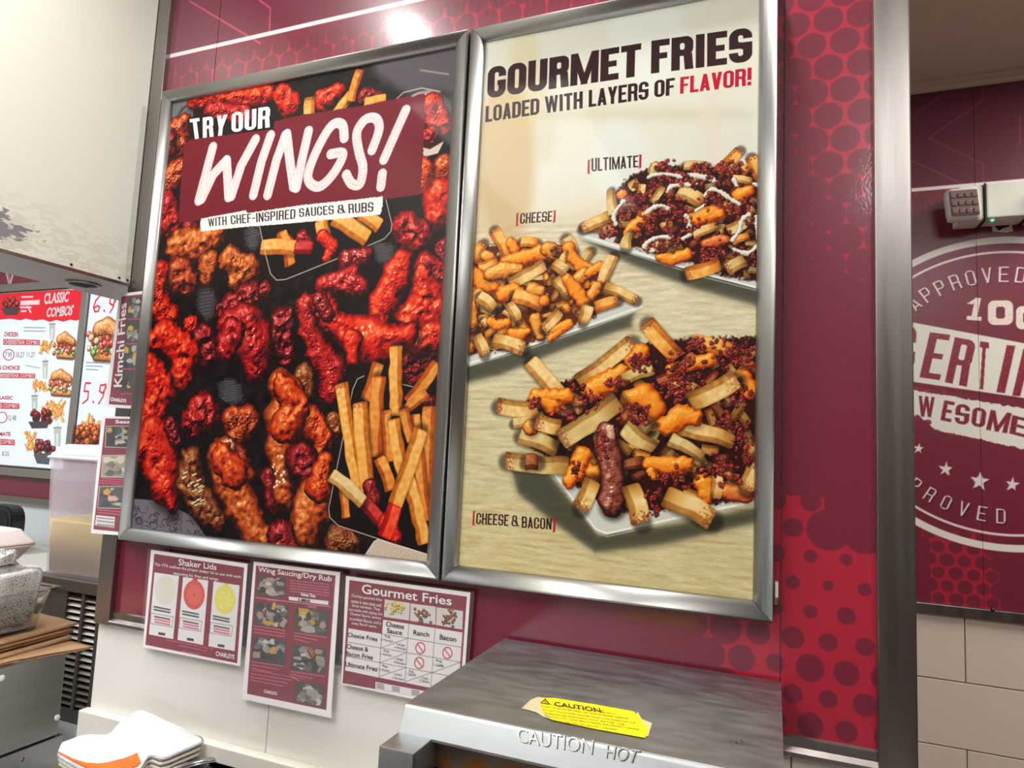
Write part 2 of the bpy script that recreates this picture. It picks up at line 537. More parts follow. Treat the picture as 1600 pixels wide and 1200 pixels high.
# ------------------------------------------------------------------ scene tree helpers
def tag(o, label=None, cat=None, group=None, kind=None):
    if label: o['label'] = label
    if cat: o['category'] = cat
    if group: o['group'] = group
    if kind: o['kind'] = kind
    return o


def thing(name, label, cat, loc, group=None):
    o = bpy.data.objects.new(name, None)
    o.empty_display_size = 0.05
    COL.objects.link(o)
    o.location = Vector([float(v) for v in loc])
    return tag(o, label, cat, group)


def wloc(o):
    v = Vector((0, 0, 0))
    while o is not None:
        v += o.location
        o = o.parent
    return v


def link(name, bm, m, parent=None, smooth=False, loc=None):
    """bm is in world coordinates; the object's origin goes to its base (or its parent's frame)"""
    me = bpy.data.meshes.new(name)
    bm.normal_update()
    if parent is None or loc is None:
        co = [v.co for v in bm.verts]
        loc = Vector((sum(c.x for c in co) / len(co), sum(c.y for c in co) / len(co), min(c.z for c in co)))
    org = Vector([float(v) for v in loc])
    bmesh.ops.translate(bm, verts=bm.verts, vec=-org)
    if smooth:
        for f in bm.faces: f.smooth = True
    bm.to_mesh(me)
    bm.free()
    for x in (m if isinstance(m, (list, tuple)) else [m]):
        me.materials.append(x)
    o = bpy.data.objects.new(name, me)
    COL.objects.link(o)
    if parent is not None:
        o.parent = parent
        o.location = org - wloc(parent)
    else:
        o.location = org
    return o


def box(bm, x0, x1, y0, y1, z0, z1, bev=0.0, mi=0):
    vs = [bm.verts.new((float(x), float(y), float(z))) for x in (x0, x1) for y in (y0, y1) for z in (z0, z1)]
    fs = [bm.faces.new([vs[i] for i in f]) for f in ((0, 1, 3, 2), (4, 6, 7, 5), (0, 4, 5, 1), (2, 3, 7, 6), (0, 2, 6, 4), (1, 5, 7, 3))]
    for f in fs: f.material_index = mi
    if bev:
        es = list({e for f in fs for e in f.edges})
        bmesh.ops.bevel(bm, geom=es, offset=bev, segments=2, affect='EDGES', profile=0.6)
    return vs


def bx(name, m, parent, x0, x1, y0, y1, z0, z1, bev=0.0):
    bm = bmesh.new()
    box(bm, min(x0, x1), max(x0, x1), min(y0, y1), max(y0, y1), min(z0, z1), max(z0, z1), bev)
    return link(name, bm, m, parent)


def struct(o): return tag(o, kind='structure')


def prism(bm, pts, d):
    """extrudes a planar loop of points by the vector d"""
    d = Vector(d)
    a = [bm.verts.new(Vector([float(c) for c in p])) for p in pts]
    b = [bm.verts.new(v.co + d) for v in a]
    n = len(a)
    bm.faces.new(a)
    bm.faces.new(b[::-1])
    for i in range(n):
        bm.faces.new((a[i], b[i], b[(i + 1) % n], a[(i + 1) % n]))
    bmesh.ops.recalc_face_normals(bm, faces=bm.faces)


def ring(bm, c, r0, r1, z0, z1, n=48, rx=1.0):
    """annular solid"""
    vs = []
    for i in range(n):
        a = 2 * math.pi * i / n
        ca, sa = math.cos(a), math.sin(a)
        vs.append([bm.verts.new((c[0] + r * ca * rx, c[1] + r * sa, z)) for r, z in ((r0, z0), (r1, z0), (r1, z1), (r0, z1))])
    for i in range(n):
        p, q = vs[i], vs[(i + 1) % n]
        for j in range(4):
            bm.faces.new((p[j], q[j], q[(j + 1) % 4], p[(j + 1) % 4]))


def lathe(bm, c, prof, n=40):
    rows = []
    for r, z in prof:
        if r < 1e-6:
            rows.append([bm.verts.new((c[0], c[1], z))])
        else:
            rows.append([bm.verts.new((c[0] + r * math.cos(2 * math.pi * i / n), c[1] + r * math.sin(2 * math.pi * i / n), z)) for i in range(n)])
    for a, b in zip(rows, rows[1:]):
        for i in range(n):
            j = (i + 1) % n
            if len(a) == 1 and len(b) == 1: continue
            if len(a) == 1: bm.faces.new((a[0], b[i], b[j]))
            elif len(b) == 1: bm.faces.new((a[i], a[j], b[0]))
            else: bm.faces.new((a[i], a[j], b[j], b[i]))


def tube(bm, pts, r, n=8):
    pts = [Vector([float(c) for c in p]) for p in pts]
    rows = []
    for i, p in enumerate(pts):
        t = (pts[min(i + 1, len(pts) - 1)] - pts[max(i - 1, 0)]).normalized()
        u = t.orthogonal().normalized() if i == 0 else (u - t * u.dot(t)).normalized()
        v = t.cross(u)
        rows.append([bm.verts.new(p + r * (u * math.cos(2 * math.pi * k / n) + v * math.sin(2 * math.pi * k / n))) for k in range(n)])
    for a, b in zip(rows, rows[1:]):
        for k in range(n):
            bm.faces.new((a[k], a[(k + 1) % n], b[(k + 1) % n], b[k]))
    bm.faces.new(rows[0][::-1]); bm.faces.new(rows[-1])


def grid(bm, P, uv=None):
    """surface through a 2-D array of points"""
    h, w = len(P), len(P[0])
    V = [[bm.verts.new(Vector([float(c) for c in P[i][j]])) for j in range(w)] for i in range(h)]
    lay = bm.loops.layers.uv.verify() if uv else None
    for i in range(h - 1):
        for j in range(w - 1):
            f = bm.faces.new((V[i][j], V[i][j + 1], V[i + 1][j + 1], V[i + 1][j]))
            if uv:
                for lp, (a, b) in zip(f.loops, ((i, j), (i, j + 1), (i + 1, j + 1), (i + 1, j))):
                    lp[lay].uv = uv(a / (h - 1), b / (w - 1))
    return V


def sheet(name, m, parent, cv, quad=None, y=None, thick=0.0006):
    """a flat printed panel on its plane; quad = world (x, z) corners tl tr br bl, UVs from the picture's extent"""
    y = cv.Y if y is None else y
    quad = quad or [(cv.X0, cv.Z1), (cv.X1, cv.Z1), (cv.X1, cv.Z0), (cv.X0, cv.Z0)]
    bm = bmesh.new()
    lay = bm.loops.layers.uv.verify()
    f = [bm.verts.new((float(x), y, float(z))) for x, z in quad]
    b = [bm.verts.new((float(x), y + thick, float(z))) for x, z in quad]
    fs = [bm.faces.new((f[0], f[3], f[2], f[1])), bm.faces.new((b[0], b[1], b[2], b[3]))]
    for i in range(4):
        fs.append(bm.faces.new((f[i], f[(i + 1) % 4], b[(i + 1) % 4], b[i])))
    for fc in fs:
        for lp in fc.loops:
            c = lp.vert.co
            lp[lay].uv = ((c.x - cv.X0) / (cv.X1 - cv.X0), (c.z - cv.Z0) / (cv.Z1 - cv.Z0))
    return link(name, bm, m, parent)


def text_mesh(s, off=0.0, res=3):
    c = bpy.data.curves.new('t', 'FONT')
    c.body = s
    c.size = 1
    c.offset = off
    c.resolution_u = res
    o = bpy.data.objects.new('t', c)
    COL.objects.link(o)
    dg = bpy.context.evaluated_depsgraph_get()
    me = bpy.data.meshes.new_from_object(o.evaluated_get(dg))
    n = len(me.vertices)
    co = np.zeros(n * 3); me.vertices.foreach_get('co', co)
    co = co.reshape(-1, 3)[:, :2]
    fs = [tuple(p.vertices) for p in me.polygons]
    COL.objects.unlink(o)
    bpy.data.objects.remove(o); bpy.data.curves.remove(c); bpy.data.meshes.remove(me)
    return co, fs


def lettering(items, m, parent, name='lettering', lift=0.0008):
    """items: (string, [tl, tr, br, bl] world points, bold). One mesh of flat printed letters."""
    for s, q, off in items:
        bm = bmesh.new()
        co, fs = text_mesh(s, off)
        lo, hi = co.min(0), co.max(0)
        q = [np.array([float(c) for c in p]) for p in q]
        nrm = np.cross(q[1] - q[0], q[3] - q[0]); nrm = nrm / np.linalg.norm(nrm)
        if nrm @ (CC - q[0]) < 0: nrm = -nrm
        vs = []
        for c in co:
            u, v = (c - lo) / (hi - lo)
            p = (q[3] * (1 - u) + q[2] * u) * (1 - v) + (q[0] * (1 - u) + q[1] * u) * v + nrm * lift
            vs.append(bm.verts.new(p))
        for f in fs:
            try: bm.faces.new([vs[i] for i in f])
            except ValueError: pass
        link(name, bm, m, parent)


def qy(Y, *pts): return [onY(Y, *p) for p in pts]


def qrect(Y, x0, y0, x1, y1, sl=0.0):
    """photo-frame rectangle on the plane y = Y, its lines sloping by sl"""
    return qy(Y, (x0, y0), (x1, y0 + sl * (x1 - x0)), (x1, y1 + sl * (x1 - x0)), (x0, y1))

# ================================================================== THE SETTING
MAROON, RED = (120, 36, 56), (176, 36, 60)


def dots(cv, field, sp, ground=RED, over=MAROON):
    """halftone: dark discs on a bright ground, their size from field(x, z)"""
    rows = int((cv.Z1 - cv.Z0) / (sp * 0.84)) + 2
    cols = int((cv.X1 - cv.X0) / sp) + 2
    acc = np.zeros((cv.h, cv.w), np.float32)
    for j in range(rows):
        for i in range(cols):
            x = cv.X0 + (i + 0.5 * (j % 2)) * sp
            z = cv.Z1 - j * sp * 0.84
            f = field(x, z)
            if f <= 0: continue
            r = f * sp * cv.ppm
            cx, cy = (x - cv.X0) * cv.ppm, (cv.Z1 - z) * cv.ppm
            W = cv.win([(cx, cy)], r + 2)
            if not W: continue
            sl, X, Y = W
            acc[sl] = np.maximum(acc[sl], sstep(0.8, -0.8, np.hypot(X - cx, Y - cy) - r))
    g, o = np.array(ground, np.float32) / 255, np.array(over, np.float32) / 255
    cv.a[:] = g + (o - g) * acc[..., None]


def drips(cv, z, col=(96, 34, 50)):
    x = cv.X0
    while x < cv.X1:
        h = 0.018 + 0.008 * math.sin(x * 37) + 0.006 * random.random()
        cv.ell((x - cv.X0) * cv.ppm, (cv.Z1 - z) * cv.ppm, 0.0045 * cv.ppm, h * cv.ppm, col, 0.4, 2.0, raw=True)
        x += 0.0155
    for a in (0.012, 0.0):
        y0 = (cv.Z1 - z - a) * cv.ppm
        cv.poly([(0, y0 - 0.012 * cv.ppm), (cv.w, y0 - 0.012 * cv.ppm), (cv.w, y0), (0, y0)], col, 0.16, 6, raw=True)


# --- main wall, printed laminate above
WP = 0.03
wz = float(onY(WP, 262, 88)[2])
cw = Cv(WP, -0.024, 1.3715, 1.185, 2.75, 760)


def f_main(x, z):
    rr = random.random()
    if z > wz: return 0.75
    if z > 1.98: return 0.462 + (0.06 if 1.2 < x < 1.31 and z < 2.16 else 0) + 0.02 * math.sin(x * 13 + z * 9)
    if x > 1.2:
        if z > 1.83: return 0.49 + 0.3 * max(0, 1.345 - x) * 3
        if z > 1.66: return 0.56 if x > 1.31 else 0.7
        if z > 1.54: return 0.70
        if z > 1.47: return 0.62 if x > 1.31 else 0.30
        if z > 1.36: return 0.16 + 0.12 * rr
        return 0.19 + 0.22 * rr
    return 0.40 + 0.12 * rr if (z < 1.4 and x > 1.12) else 0.75  # discs close to solid maroon below the frames: their shade painted into the print


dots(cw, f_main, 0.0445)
yy = (cw.Z1 - wz) * cw.ppm
cw.poly([(0, 0), (cw.w, 0), (cw.w, yy), (0, yy)], (112, 36, 58), raw=True)
drips(cw, wz - 0.045)
for pts in (((180 / 3.2 + 240, 5 / 3.2), (530 / 3.2 + 240, 215 / 3.2)), ((405, 0), (422, 12), (420, 55))):
    cw.stroke([(x, y) for x, y in pts], 2.6, (186, 70, 100))
cw.poly([(0, yy - 3.6), (cw.w, yy - 3.6), (cw.w, yy + 3.6), (0, yy + 3.6)], (240, 226, 228), raw=True)
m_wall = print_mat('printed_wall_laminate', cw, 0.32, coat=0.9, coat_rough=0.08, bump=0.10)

wall = struct(bx('wall_back', M['offwhite'], None, -0.055, 1.4, 0.036, 0.16, 0.0, 2.75))
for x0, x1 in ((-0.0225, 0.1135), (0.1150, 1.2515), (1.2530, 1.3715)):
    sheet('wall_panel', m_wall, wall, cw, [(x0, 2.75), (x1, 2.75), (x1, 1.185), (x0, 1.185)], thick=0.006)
for i, x0 in enumerate((-0.0600, 0.3905, 0.8290, 1.2675)):
    x1 = (0.3890, 0.8275, 1.2660, 1.4000)[i]
    bx('tile', M['tile'] if i < 2 else M['tile_warm'], wall, x0, x1, 0.027, 0.036, 1.0, 1.174, 0.0012)
    bx('tile', M['tile'] if i < 2 else M['tile_warm'], wall, x0, x1, 0.027, 0.036, 0.80, 0.9985, 0.0012)

# steel trims of the main wall
struct(bx('trim_1', M['steel'], None, -0.0640, -0.0215, 0.018, 0.165, 1.174, 2.75, 0.001))
bm = bmesh.new(); box(bm, 1.3705, 1.4152, 0.016, 0.18, 0.8, 2.75, 0.0015)
struct(link('trim_2', bm, M['steel']))
# horizontal channel between laminate and tiles
bm = bmesh.new()
prism(bm, [(-0.0215, 0.030, 1.2005), (-0.0215, 0.024, 1.1985), (-0.0215, 0.024, 1.187), (-0.0215, 0.016, 1.182), (-0.0215, 0.016, 1.1765), (-0.0215, 0.027, 1.1745), (-0.0215, 0.0355, 1.175)], (1.392, 0, 0))
struct(link('trim_3', bm, M['steel']))
# white curb where the wall meets the counter
bm = bmesh.new(); box(bm, -0.066, 0.86, 0.006, 0.0268, 0.80, 1.004, 0.002)
struct(link('baseboard_back', bm, M['curb']))

# --- header wall over the pass-through on the left: cream panel above a steel channel
hd = struct(bx('wall_left', M['offwhite'], None, -0.2335, -0.0605, -2.6, 0.16, 1.905, 2.75))
mh = M['header']
nt = mh.node_tree
b = nt.nodes['Principled BSDF']
geo = nt.nodes.new('ShaderNodeNewGeometry')
sep = nt.nodes.new('ShaderNodeSeparateXYZ'); nt.links.new(geo.outputs['Position'], sep.inputs[0])


def math_n(op, a, b_=None, c=None):
    n = nt.nodes.new('ShaderNodeMath'); n.operation = op
    for i, v in enumerate((a, b_, c)):
        if v is None: continue
        if isinstance(v, (int, float)): n.inputs[i].default_value = v
        else: nt.links.new(v, n.inputs[i])
    return n.outputs[0]


n1 = nt.nodes.new('ShaderNodeTexNoise'); n1.inputs['Scale'].default_value = 130; n1.inputs['Detail'].default_value = 6
mp = nt.nodes.new('ShaderNodeMapping'); mp.inputs['Scale'].default_value = (1, 0.35, 1)
nt.links.new(geo.outputs['Position'], mp.inputs['Vector']); nt.links.new(mp.outputs[0], n1.inputs['Vector'])
n2 = nt.nodes.new('ShaderNodeTexNoise'); n2.inputs['Scale'].default_value = 9; n2.inputs['Detail'].default_value = 3
nt.links.new(geo.outputs['Position'], n2.inputs['Vector'])
# worn bare patch around (y, z) = (-0.28, 1.93): paint rubbed off to the steel
dy = math_n('DIVIDE', math_n('SUBTRACT', sep.outputs['Y'], -0.285), 0.075)
dz = math_n('DIVIDE', math_n('SUBTRACT', sep.outputs['Z'], 1.925), 0.028)
dist = math_n('SQRT', math_n('ADD', math_n('MULTIPLY', dy, dy), math_n('MULTIPLY', dz, dz)))
worn = math_n('ADD', math_n('MULTIPLY', math_n('SUBTRACT', n1.outputs['Fac'], 0.5), 3.2), dist)
wr = nt.nodes.new('ShaderNodeMapRange'); wr.inputs['From Min'].default_value = 1.05; wr.inputs['From Max'].default_value = 0.85
nt.links.new(worn, wr.inputs['Value'])
# greenish grime freckles close to the lower edge
gz = nt.nodes.new('ShaderNodeMapRange'); gz.inputs['From Min'].default_value = 2.02; gz.inputs['From Max'].default_value = 1.90
nt.links.new(sep.outputs['Z'], gz.inputs['Value'])
gr = math_n('MULTIPLY', gz.outputs[0], math_n('MULTIPLY', math_n('GREATER_THAN', n1.outputs['Fac'], 0.50), math_n('MULTIPLY', n2.outputs['Fac'], 0.75)))
mx1 = nt.nodes.new('ShaderNodeMix'); mx1.data_type = 'RGBA'
mx1.inputs[6].default_value = (lin(226), lin(228), lin(216), 1); mx1.inputs[7].default_value = (lin(176), lin(180), lin(150), 1)
nt.links.new(gr, mx1.inputs[0])
mx2 = nt.nodes.new('ShaderNodeMix'); mx2.data_type = 'RGBA'
nt.links.new(wr.outputs[0], mx2.inputs[0]); nt.links.new(mx1.outputs[2], mx2.inputs[6]); mx2.inputs[7].default_value = (lin(132), lin(132), lin(136), 1)
nt.links.new(mx2.outputs[2], b.inputs['Base Color'])
bx('wall_panel', mh, hd, -0.0600, -0.0575, -2.6, 0.0165, 1.884, 2.75)
ht = bmesh.new()
box(ht, -0.2350, -0.0590, -2.6, 0.155, 1.8825, 1.904, 0.0015)
box(ht, -0.0606, -0.0560, -2.6, 0.0160, 1.8800, 1.8870, 0.0005)
tr = struct(link('trim_4', ht, M['steel']))
for y in (-0.305, -0.115, -0.010, 0.010):
    bm = bmesh.new(); bmesh.ops.create_icosphere(bm, subdivisions=2, radius=0.0028, matrix=Matrix.Translation((-0.0572, y, 1.8935)))
    link('screw', bm, M['ink_dark'], tr, True)
bm = bmesh.new(); lathe(bm, (-0.150, -0.020), [(0.034, 1.8826), (0.034, 1.8800), (0.028, 1.8790), (0.026, 1.8822)], 36)
link('vent_rim', bm, M['steel'], tr, True)
for k in range(7):
    bx('vent_slat', M['dark'], tr, -0.172, -0.128, -0.0425 + k * 0.0068, -0.039 + k * 0.0068, 1.8795, 1.8824)

# --- kitchen shell
struct(bx('floor', M['floor'], None, -4.6, 3.2, -2.7, 2.2, -0.05, 0.0))
struct(bx('ceiling', M['kceiling'], None, -0.235, 3.2, -2.7, 0.16, CEIL, CEIL + 0.05))
struct(bx('wall_front', M['gloom'], None, -0.235, 3.2, -2.75, -2.6, 0.0, CEIL))
struct(bx('wall_right', M['gloom'], None, 3.2, 3.3, -2.75, 1.05, 0.0, CEIL))
cnt = struct(bx('wall_left_lower', M['offwhite'], None, -0.235, -0.060, -2.6, -0.75, 0.0, 1.905))
cnt['kind'] = 'structure'; cnt.name = 'wall_left_pier'

# --- far wall behind the doorway on the right
FY = 1.0
cf = Cv(FY, 1.42, 2.6, 1.205, 2.62, 640)
wzf = float(onY(FY, 1500, 290)[2])


def f_far(x, z):
    if z > wzf: return 0.75
    if z < 1.42:
        return 0.36 + 0.1 * random.random() if (x * 7 % 1.6) < 1.1 else 0.6
    v = math.sin(x * 9.0 + 1.3) + math.sin(z * 11.0 + x * 4)
    return 0.47 if v > 0.1 else 0.62


dots(cf, f_far, 0.038)
y1 = (cf.Z1 - wzf) * cf.ppm
cf.poly([(0, 0), (cf.w, 0), (cf.w, y1), (0, y1)], (98, 36, 56), raw=True)
drips(cf, wzf - 0.05)
z5 = lambda x, y: (1180 + x / 3.81, y / 3.81)
for pts in ([z5(1160, 525), z5(900, 715)], [z5(1350, 520), z5(1350, 600), z5(1030, 820), z5(1355, 975), z5(1355, 1085)], [z5(930, 955), z5(1250, 1100)], [z5(1575, 690), z5(1575, 860)]):
    cf.stroke(pts, 1.7, (140, 60, 84))
cf.poly([(0, y1 - 3.2), (cf.w, y1 - 3.2), (cf.w, y1 + 3.2), (0, y1 + 3.2)], (244, 232, 232), raw=True)
# round seal
SX, SZ, SR = 1.7712, 1.7719, 0.3876
cx, cy = (SX - cf.X0) * cf.ppm, (cf.Z1 - SZ) * cf.ppm


def arc(r, w, col):
    W = cf.win([(cx, cy)], (r + w) * cf.ppm)
    sl, X, Y = W
    cf.blend(sl, col, sstep(0.8, -0.8, np.abs(np.hypot(X - cx, Y - cy) - r * cf.ppm) - w * cf.ppm / 2))


arc(SR, 0.018, (238, 234, 222))
arc(0.356, 0.0062, (240, 226, 224))


def arc_text(s, rad, mid_deg, size, step, top=True):
    n = len(s)
    for i, c in enumerate(s):
        if c == ' ': continue
        k = i - (n - 1) / 2
        a = math.radians(mid_deg + (-k if top else k) * step)
        ux, uz = math.cos(a), math.sin(a)
        o = 1 if top else -1
        c0 = (SX + ux * rad, SZ + uz * rad)
        up, rt = (ux * o, uz * o), (uz * o, -ux * o)
        hw = size * 0.27 * (0.4 if c in 'I' else 1)
        q = []
        for a_, b_ in ((-1, 1), (1, 1), (1, -1), (-1, -1)):
            x = c0[0] + rt[0] * hw * a_ + up[0] * size / 2 * b_
            z = c0[1] + rt[1] * hw * a_ + up[1] * size / 2 * b_
            q.append(((x - cf.X0) * cf.ppm, (cf.Z1 - z) * cf.ppm))
        word(cf, c, [(a_ + 1.5, b_ + 2.5) for a_, b_ in q], (70, 20, 34), 0.54, 0.10, raw=True)
        word(cf, c, q, (238, 226, 222), 0.54, 0.11, raw=True)


arc_text('THE APPROVED CHARLEYS WAY', 0.298, 74, 0.040, 6.9)
arc_text('APPROVED CHARLEYS', 0.311, 276, 0.036, 7.3, False)
z2 = lambda x, y: (1400 + x / 4.285, 340 + y / 4.285)
z3 = lambda x, y: (1400 + x / 4.0, 600 + y / 4.0)
band1 = [z2(-150, 655), z2(110, 700), z2(1190, 892), z2(1230, 1290), z2(857, 1200), z2(120, 1110), z2(-160, 1060)]
cf.poly([z2(-150, 650), z2(857, 838), z2(1500, 955), z2(1500, 1330), z2(857, 1205), z2(-150, 1058)], (232, 232, 220))
cf.poly([z3(-60, 12), z3(125, 37), z3(800, 150), z3(1300, 240), z3(1300, 500), z3(795, 402), z3(240, 283), z3(205, 255), z3(180, 225), z3(120, 205), z3(-60, 180)], (232, 232, 220), rough=0.8)
cf.poly([z2(-150, 1063), z2(120, 1113), z2(857, 1208), z2(1500, 1332), z2(1500, 1342), z2(857, 1222), z2(120, 1130), z2(-150, 1080)], (110, 30, 48))


def seg_word(s, quads, col, w, t, worn):
    for c, q in zip(s, quads): word(cf, c, q, col, w, t, worn=worn)


WC = (136, 34, 56)
seg_word('CERTIFIED', [[z2(40, 720), z2(172, 745), z2(118, 1010), z2(20, 1000)],
                       [z2(225, 765), z2(355, 785), z2(290, 1085), z2(155, 1065)],
                       [z2(392, 797), z2(520, 812), z2(468, 1128), z2(325, 1098)],
                       [z2(560, 825), z2(695, 845), z2(600, 1150), z2(540, 1140)],
                       [z2(735, 850), z2(805, 858), z2(730, 1172), z2(665, 1165)],
                       [z2(850, 875), z2(985, 895), z2(905, 1195), z2(775, 1190)],
                       [z2(1020, 903), z2(1080, 912), z2(1000, 1225), z2(940, 1215)],
                       [z2(1110, 915), z2(1230, 935), z2(1160, 1245), z2(1040, 1230)],
                       [z2(1260, 940), z2(1390, 965), z2(1320, 1275), z2(1200, 1255)]], WC, 0.42, 0.15, 0.35)
seg_word('AWESOME', [[z3(20, 50), z3(115, 68), z3(110, 190), z3(0, 175)],
                     [z3(140, 70), z3(285, 98), z3(235, 208), z3(135, 198)],
                     [z3(300, 98), z3(370, 112), z3(340, 235), z3(275, 222)],
                     [z3(375, 118), z3(460, 138), z3(450, 255), z3(362, 242)],
                     [z3(480, 138), z3(565, 150), z3(550, 272), z3(465, 255)],
                     [z3(590, 158), z3(712, 185), z3(690, 305), z3(560, 282)],
                     [z3(725, 190), z3(810, 205), z3(800, 330), z3(705, 305)]], (128, 32, 52), 0.56, 0.19, 0.5)
cf.stroke([z3(130, 205), z3(165, 245), z3(200, 235)], 9, (128, 32, 52), dry=0.6)
seg_word('100', [[z2(485, 530), z2(580, 536), z2(580, 690), z2(455, 680)],
                 [z2(612, 552), z2(782, 552), z2(782, 716), z2(612, 716)],
                 [z2(800, 590), z2(960, 590), z2(950, 745), z2(800, 745)]], (238, 228, 216), 0.98, 0.32, 0.3)


def star(x, y, r):
    for dx, col in ((1.2, (80, 22, 40)), (0, (236, 226, 218))):
        pts = []
        for i in range(10):
            a = -math.pi / 2 + math.pi * i / 5 + 0.12
            q = r if i % 2 == 0 else r * 0.42
            pts.append((x + dx + q * math.cos(a), y + dx + q * math.sin(a)))
        cf.poly(pts, col, rough=0.25)


star(1435, 700, 9); star(1477, 732, 12); star(1530, 751, 16); star(1581, 756, 12); star(1622, 745, 10)
m_far = print_mat('printed_far_laminate', cf, 0.35, coat=0.3, coat_rough=0.25)

fw = struct(bx('wall_far', M['offwhite'], None, 1.20, 3.2, FY + 0.008, FY + 0.1, 0.0, 2.62))
for x0, x1 in ((1.42, 1.7255), (1.7265, 2.6)):
    sheet('wall_panel', m_far, fw, cf, [(x0, 2.6), (x1, 2.6), (x1, 1.225), (x0, 1.225)], thick=0.008)
bm = bmesh.new(); box(bm, 1.2, 3.2, FY - 0.012, FY + 0.008, 1.207, 1.2325, 0.002)
ft = struct(link('trim_5', bm, M['steel']))
bm = bmesh.new(); bmesh.ops.create_icosphere(bm, subdivisions=2, radius=0.005, matrix=Matrix.Translation(Vector([float(c) for c in onY(FY - 0.012, 1551, 953)])))
link('screw', bm, M['ink_dark'], ft, True)
zt = 1.2065
row = 0
while zt > 0.55:
    zb = max(zt - 0.1575, 0.5)
    x = 1.1845 if row % 2 == 0 else 0.935
    while x < 2.8:
        bx('tile', M['tile_warm'], fw, x + 0.0012, x + 0.4988, FY - 0.001, FY + 0.008, zb + 0.0015, zt - 0.001, 0.0012)
        x += 0.5
    zt = zb
    row += 1
struct(bx('ceiling_passage', M['ceiling'], None, 1.0, 3.2, 0.16, 1.1, 2.602, 2.66))
ct = bmesh.new(); box(ct, 1.2, 3.2, FY - 0.016, FY - 0.0005, 2.578, 2.602, 0.002); box(ct, 1.2, 3.2, FY - 0.03, FY - 0.0005, 2.594, 2.602, 0.001)
struct(link('trim_6', ct, M['ceiling']))
struct(bx('wall_passage_header', M['offwhite'], None, 1.4155, 3.2, 0.036, 0.16, 2.62, 2.75)).name = 'wall_passage_header'

# --- front-of-house wall seen through the pass-through
MY = 1.5
cb = Cv(MY + 0.02, -4.2, -0.6, 1.15, 2.62, 300, MAROON)
dots(cb, lambda x, z: 0.7 if z > 2.2 else 0.62, 0.05, (150, 34, 54), (116, 34, 52))
cb.stroke([(9, 424), (15, 447), (21, 426)], 2.2, (226, 200, 200)); cb.stroke([(12, 424), (16, 441), (19, 425)], 1.2, (226, 200, 200))
m_fb = print_mat('front_laminate', cb, 0.4, coat=0.4)
wf = struct(bx('wall_menu', M['offwhite'], None, -4.2, -0.2, MY + 0.03, MY + 0.12, 0.0, 3.2))
sheet('wall_panel', m_fb, wf, cb, [(-4.2, 2.62), (-0.6, 2.62), (-0.6, 1.185), (-4.2, 1.185)], thick=0.01)
bm = bmesh.new(); box(bm, -4.2, -0.6, MY - 0.005, MY + 0.029, 1.152, 1.186, 0.003)
struct(link('trim_7', bm, M['steel']))
bx('wall_panel', noise_on(mat('pale_grey_panel', (206, 214, 216), 0.4), 10, amount=0.02), wf, -4.2, -0.6, MY + 0.021, MY + 0.03, 0.0, 1.150)
struct(bx('ceiling_front', M['kceiling'], None, -4.2, -0.236, -2.7, 1.6, 3.15, 3.2))
struct(bx('wall_side', M['offwhite'], None, -4.3, -4.2, -2.7, 1.62, 0.0, 3.2))

# --- counter
struct(bx('floor_counter', M['steel_x'], None, -0.245, 1.5, -0.72, 0.026, 0.76, 0.80, 0.004)).name = 'counter'
c_ = bpy.data.objects['counter']; del c_['kind']
tag(c_, 'brushed steel work counter running along the back wall', 'counter', kind='thing')
bpy.data.objects['counter'].data.materials[0] = noise_on(mat('white_counter', (214, 218, 222), 0.25), 30, amount=0.03)
bx('base', M['steel'], c_, -0.2, 1.45, -0.66, -0.02, 0.0, 0.76)
pc = bx('shelf', c_.data.materials[0], None, -0.72, -0.067, 0.118, 0.9, 0.76, 0.80, 0.003)
tag(pc, 'pale laminate ledge under the juice dispenser in the pass-through', 'shelf')
bx('base', M['offwhite'], pc, -0.70, -0.24, 0.2, 0.85, 0.0, 0.76)

# ================================================================== POSTERS
FW, PY = 0.027, 0.010
LX0, LX1, RX0, RX1, PZ0, PZ1 = 0.0, 0.7325, 0.7368, 1.2429, 1.35, 2.307

# ---- wings poster
cl = Cv(PY, LX0 + 0.02, LX1 - 0.02, PZ0 + 0.02, PZ1 - 0.02, 1650, (20, 13, 14))
sl = (slice(0, cl.h), slice(0, cl.w))
cl.a *= (1 + 0.25 * nz(64, sl) + 0.15 * nz(8, sl))[..., None]
RED1 = [(28, 2, 4), (120, 8, 8), (186, 20, 14), (222, 52, 26), (244, 120, 70)]
RED2 = [(22, 2, 5), (84, 6, 12), (146, 14, 20), (186, 34, 34), (226, 104, 90)]
DRED = [(16, 2, 5), (54, 6, 12), (104, 12, 20), (150, 28, 32), (206, 96, 90)]
ORG = [(30, 8, 3), (106, 34, 12), (166, 66, 24), (206, 104, 44), (236, 164, 100)]
ORR = [(30, 5, 2), (128, 24, 10), (182, 48, 16), (212, 84, 30), (240, 146, 80)]
GLZ = [(22, 5, 4), (92, 20, 12), (148, 44, 20), (190, 74, 34), (232, 140, 84)]
BRN = [(20, 8, 5), (74, 28, 14), (118, 54, 26), (156, 86, 44), (200, 150, 100)]
a1 = lambda x, y: (250 + x / 3.158, 100 + y / 3.158)
a2 = lambda x, y: (190 + x / 2.5, 400 + y / 2.5)
a3 = lambda x, y: (430 + x / 2.5, 400 + y / 2.5)


def W1(f, pts, pal, sc, **k):
    cl.wing([(*f(x, y), r / sc) for x, y, r in pts], pal, **k)


A, B = 3.158, 2.5
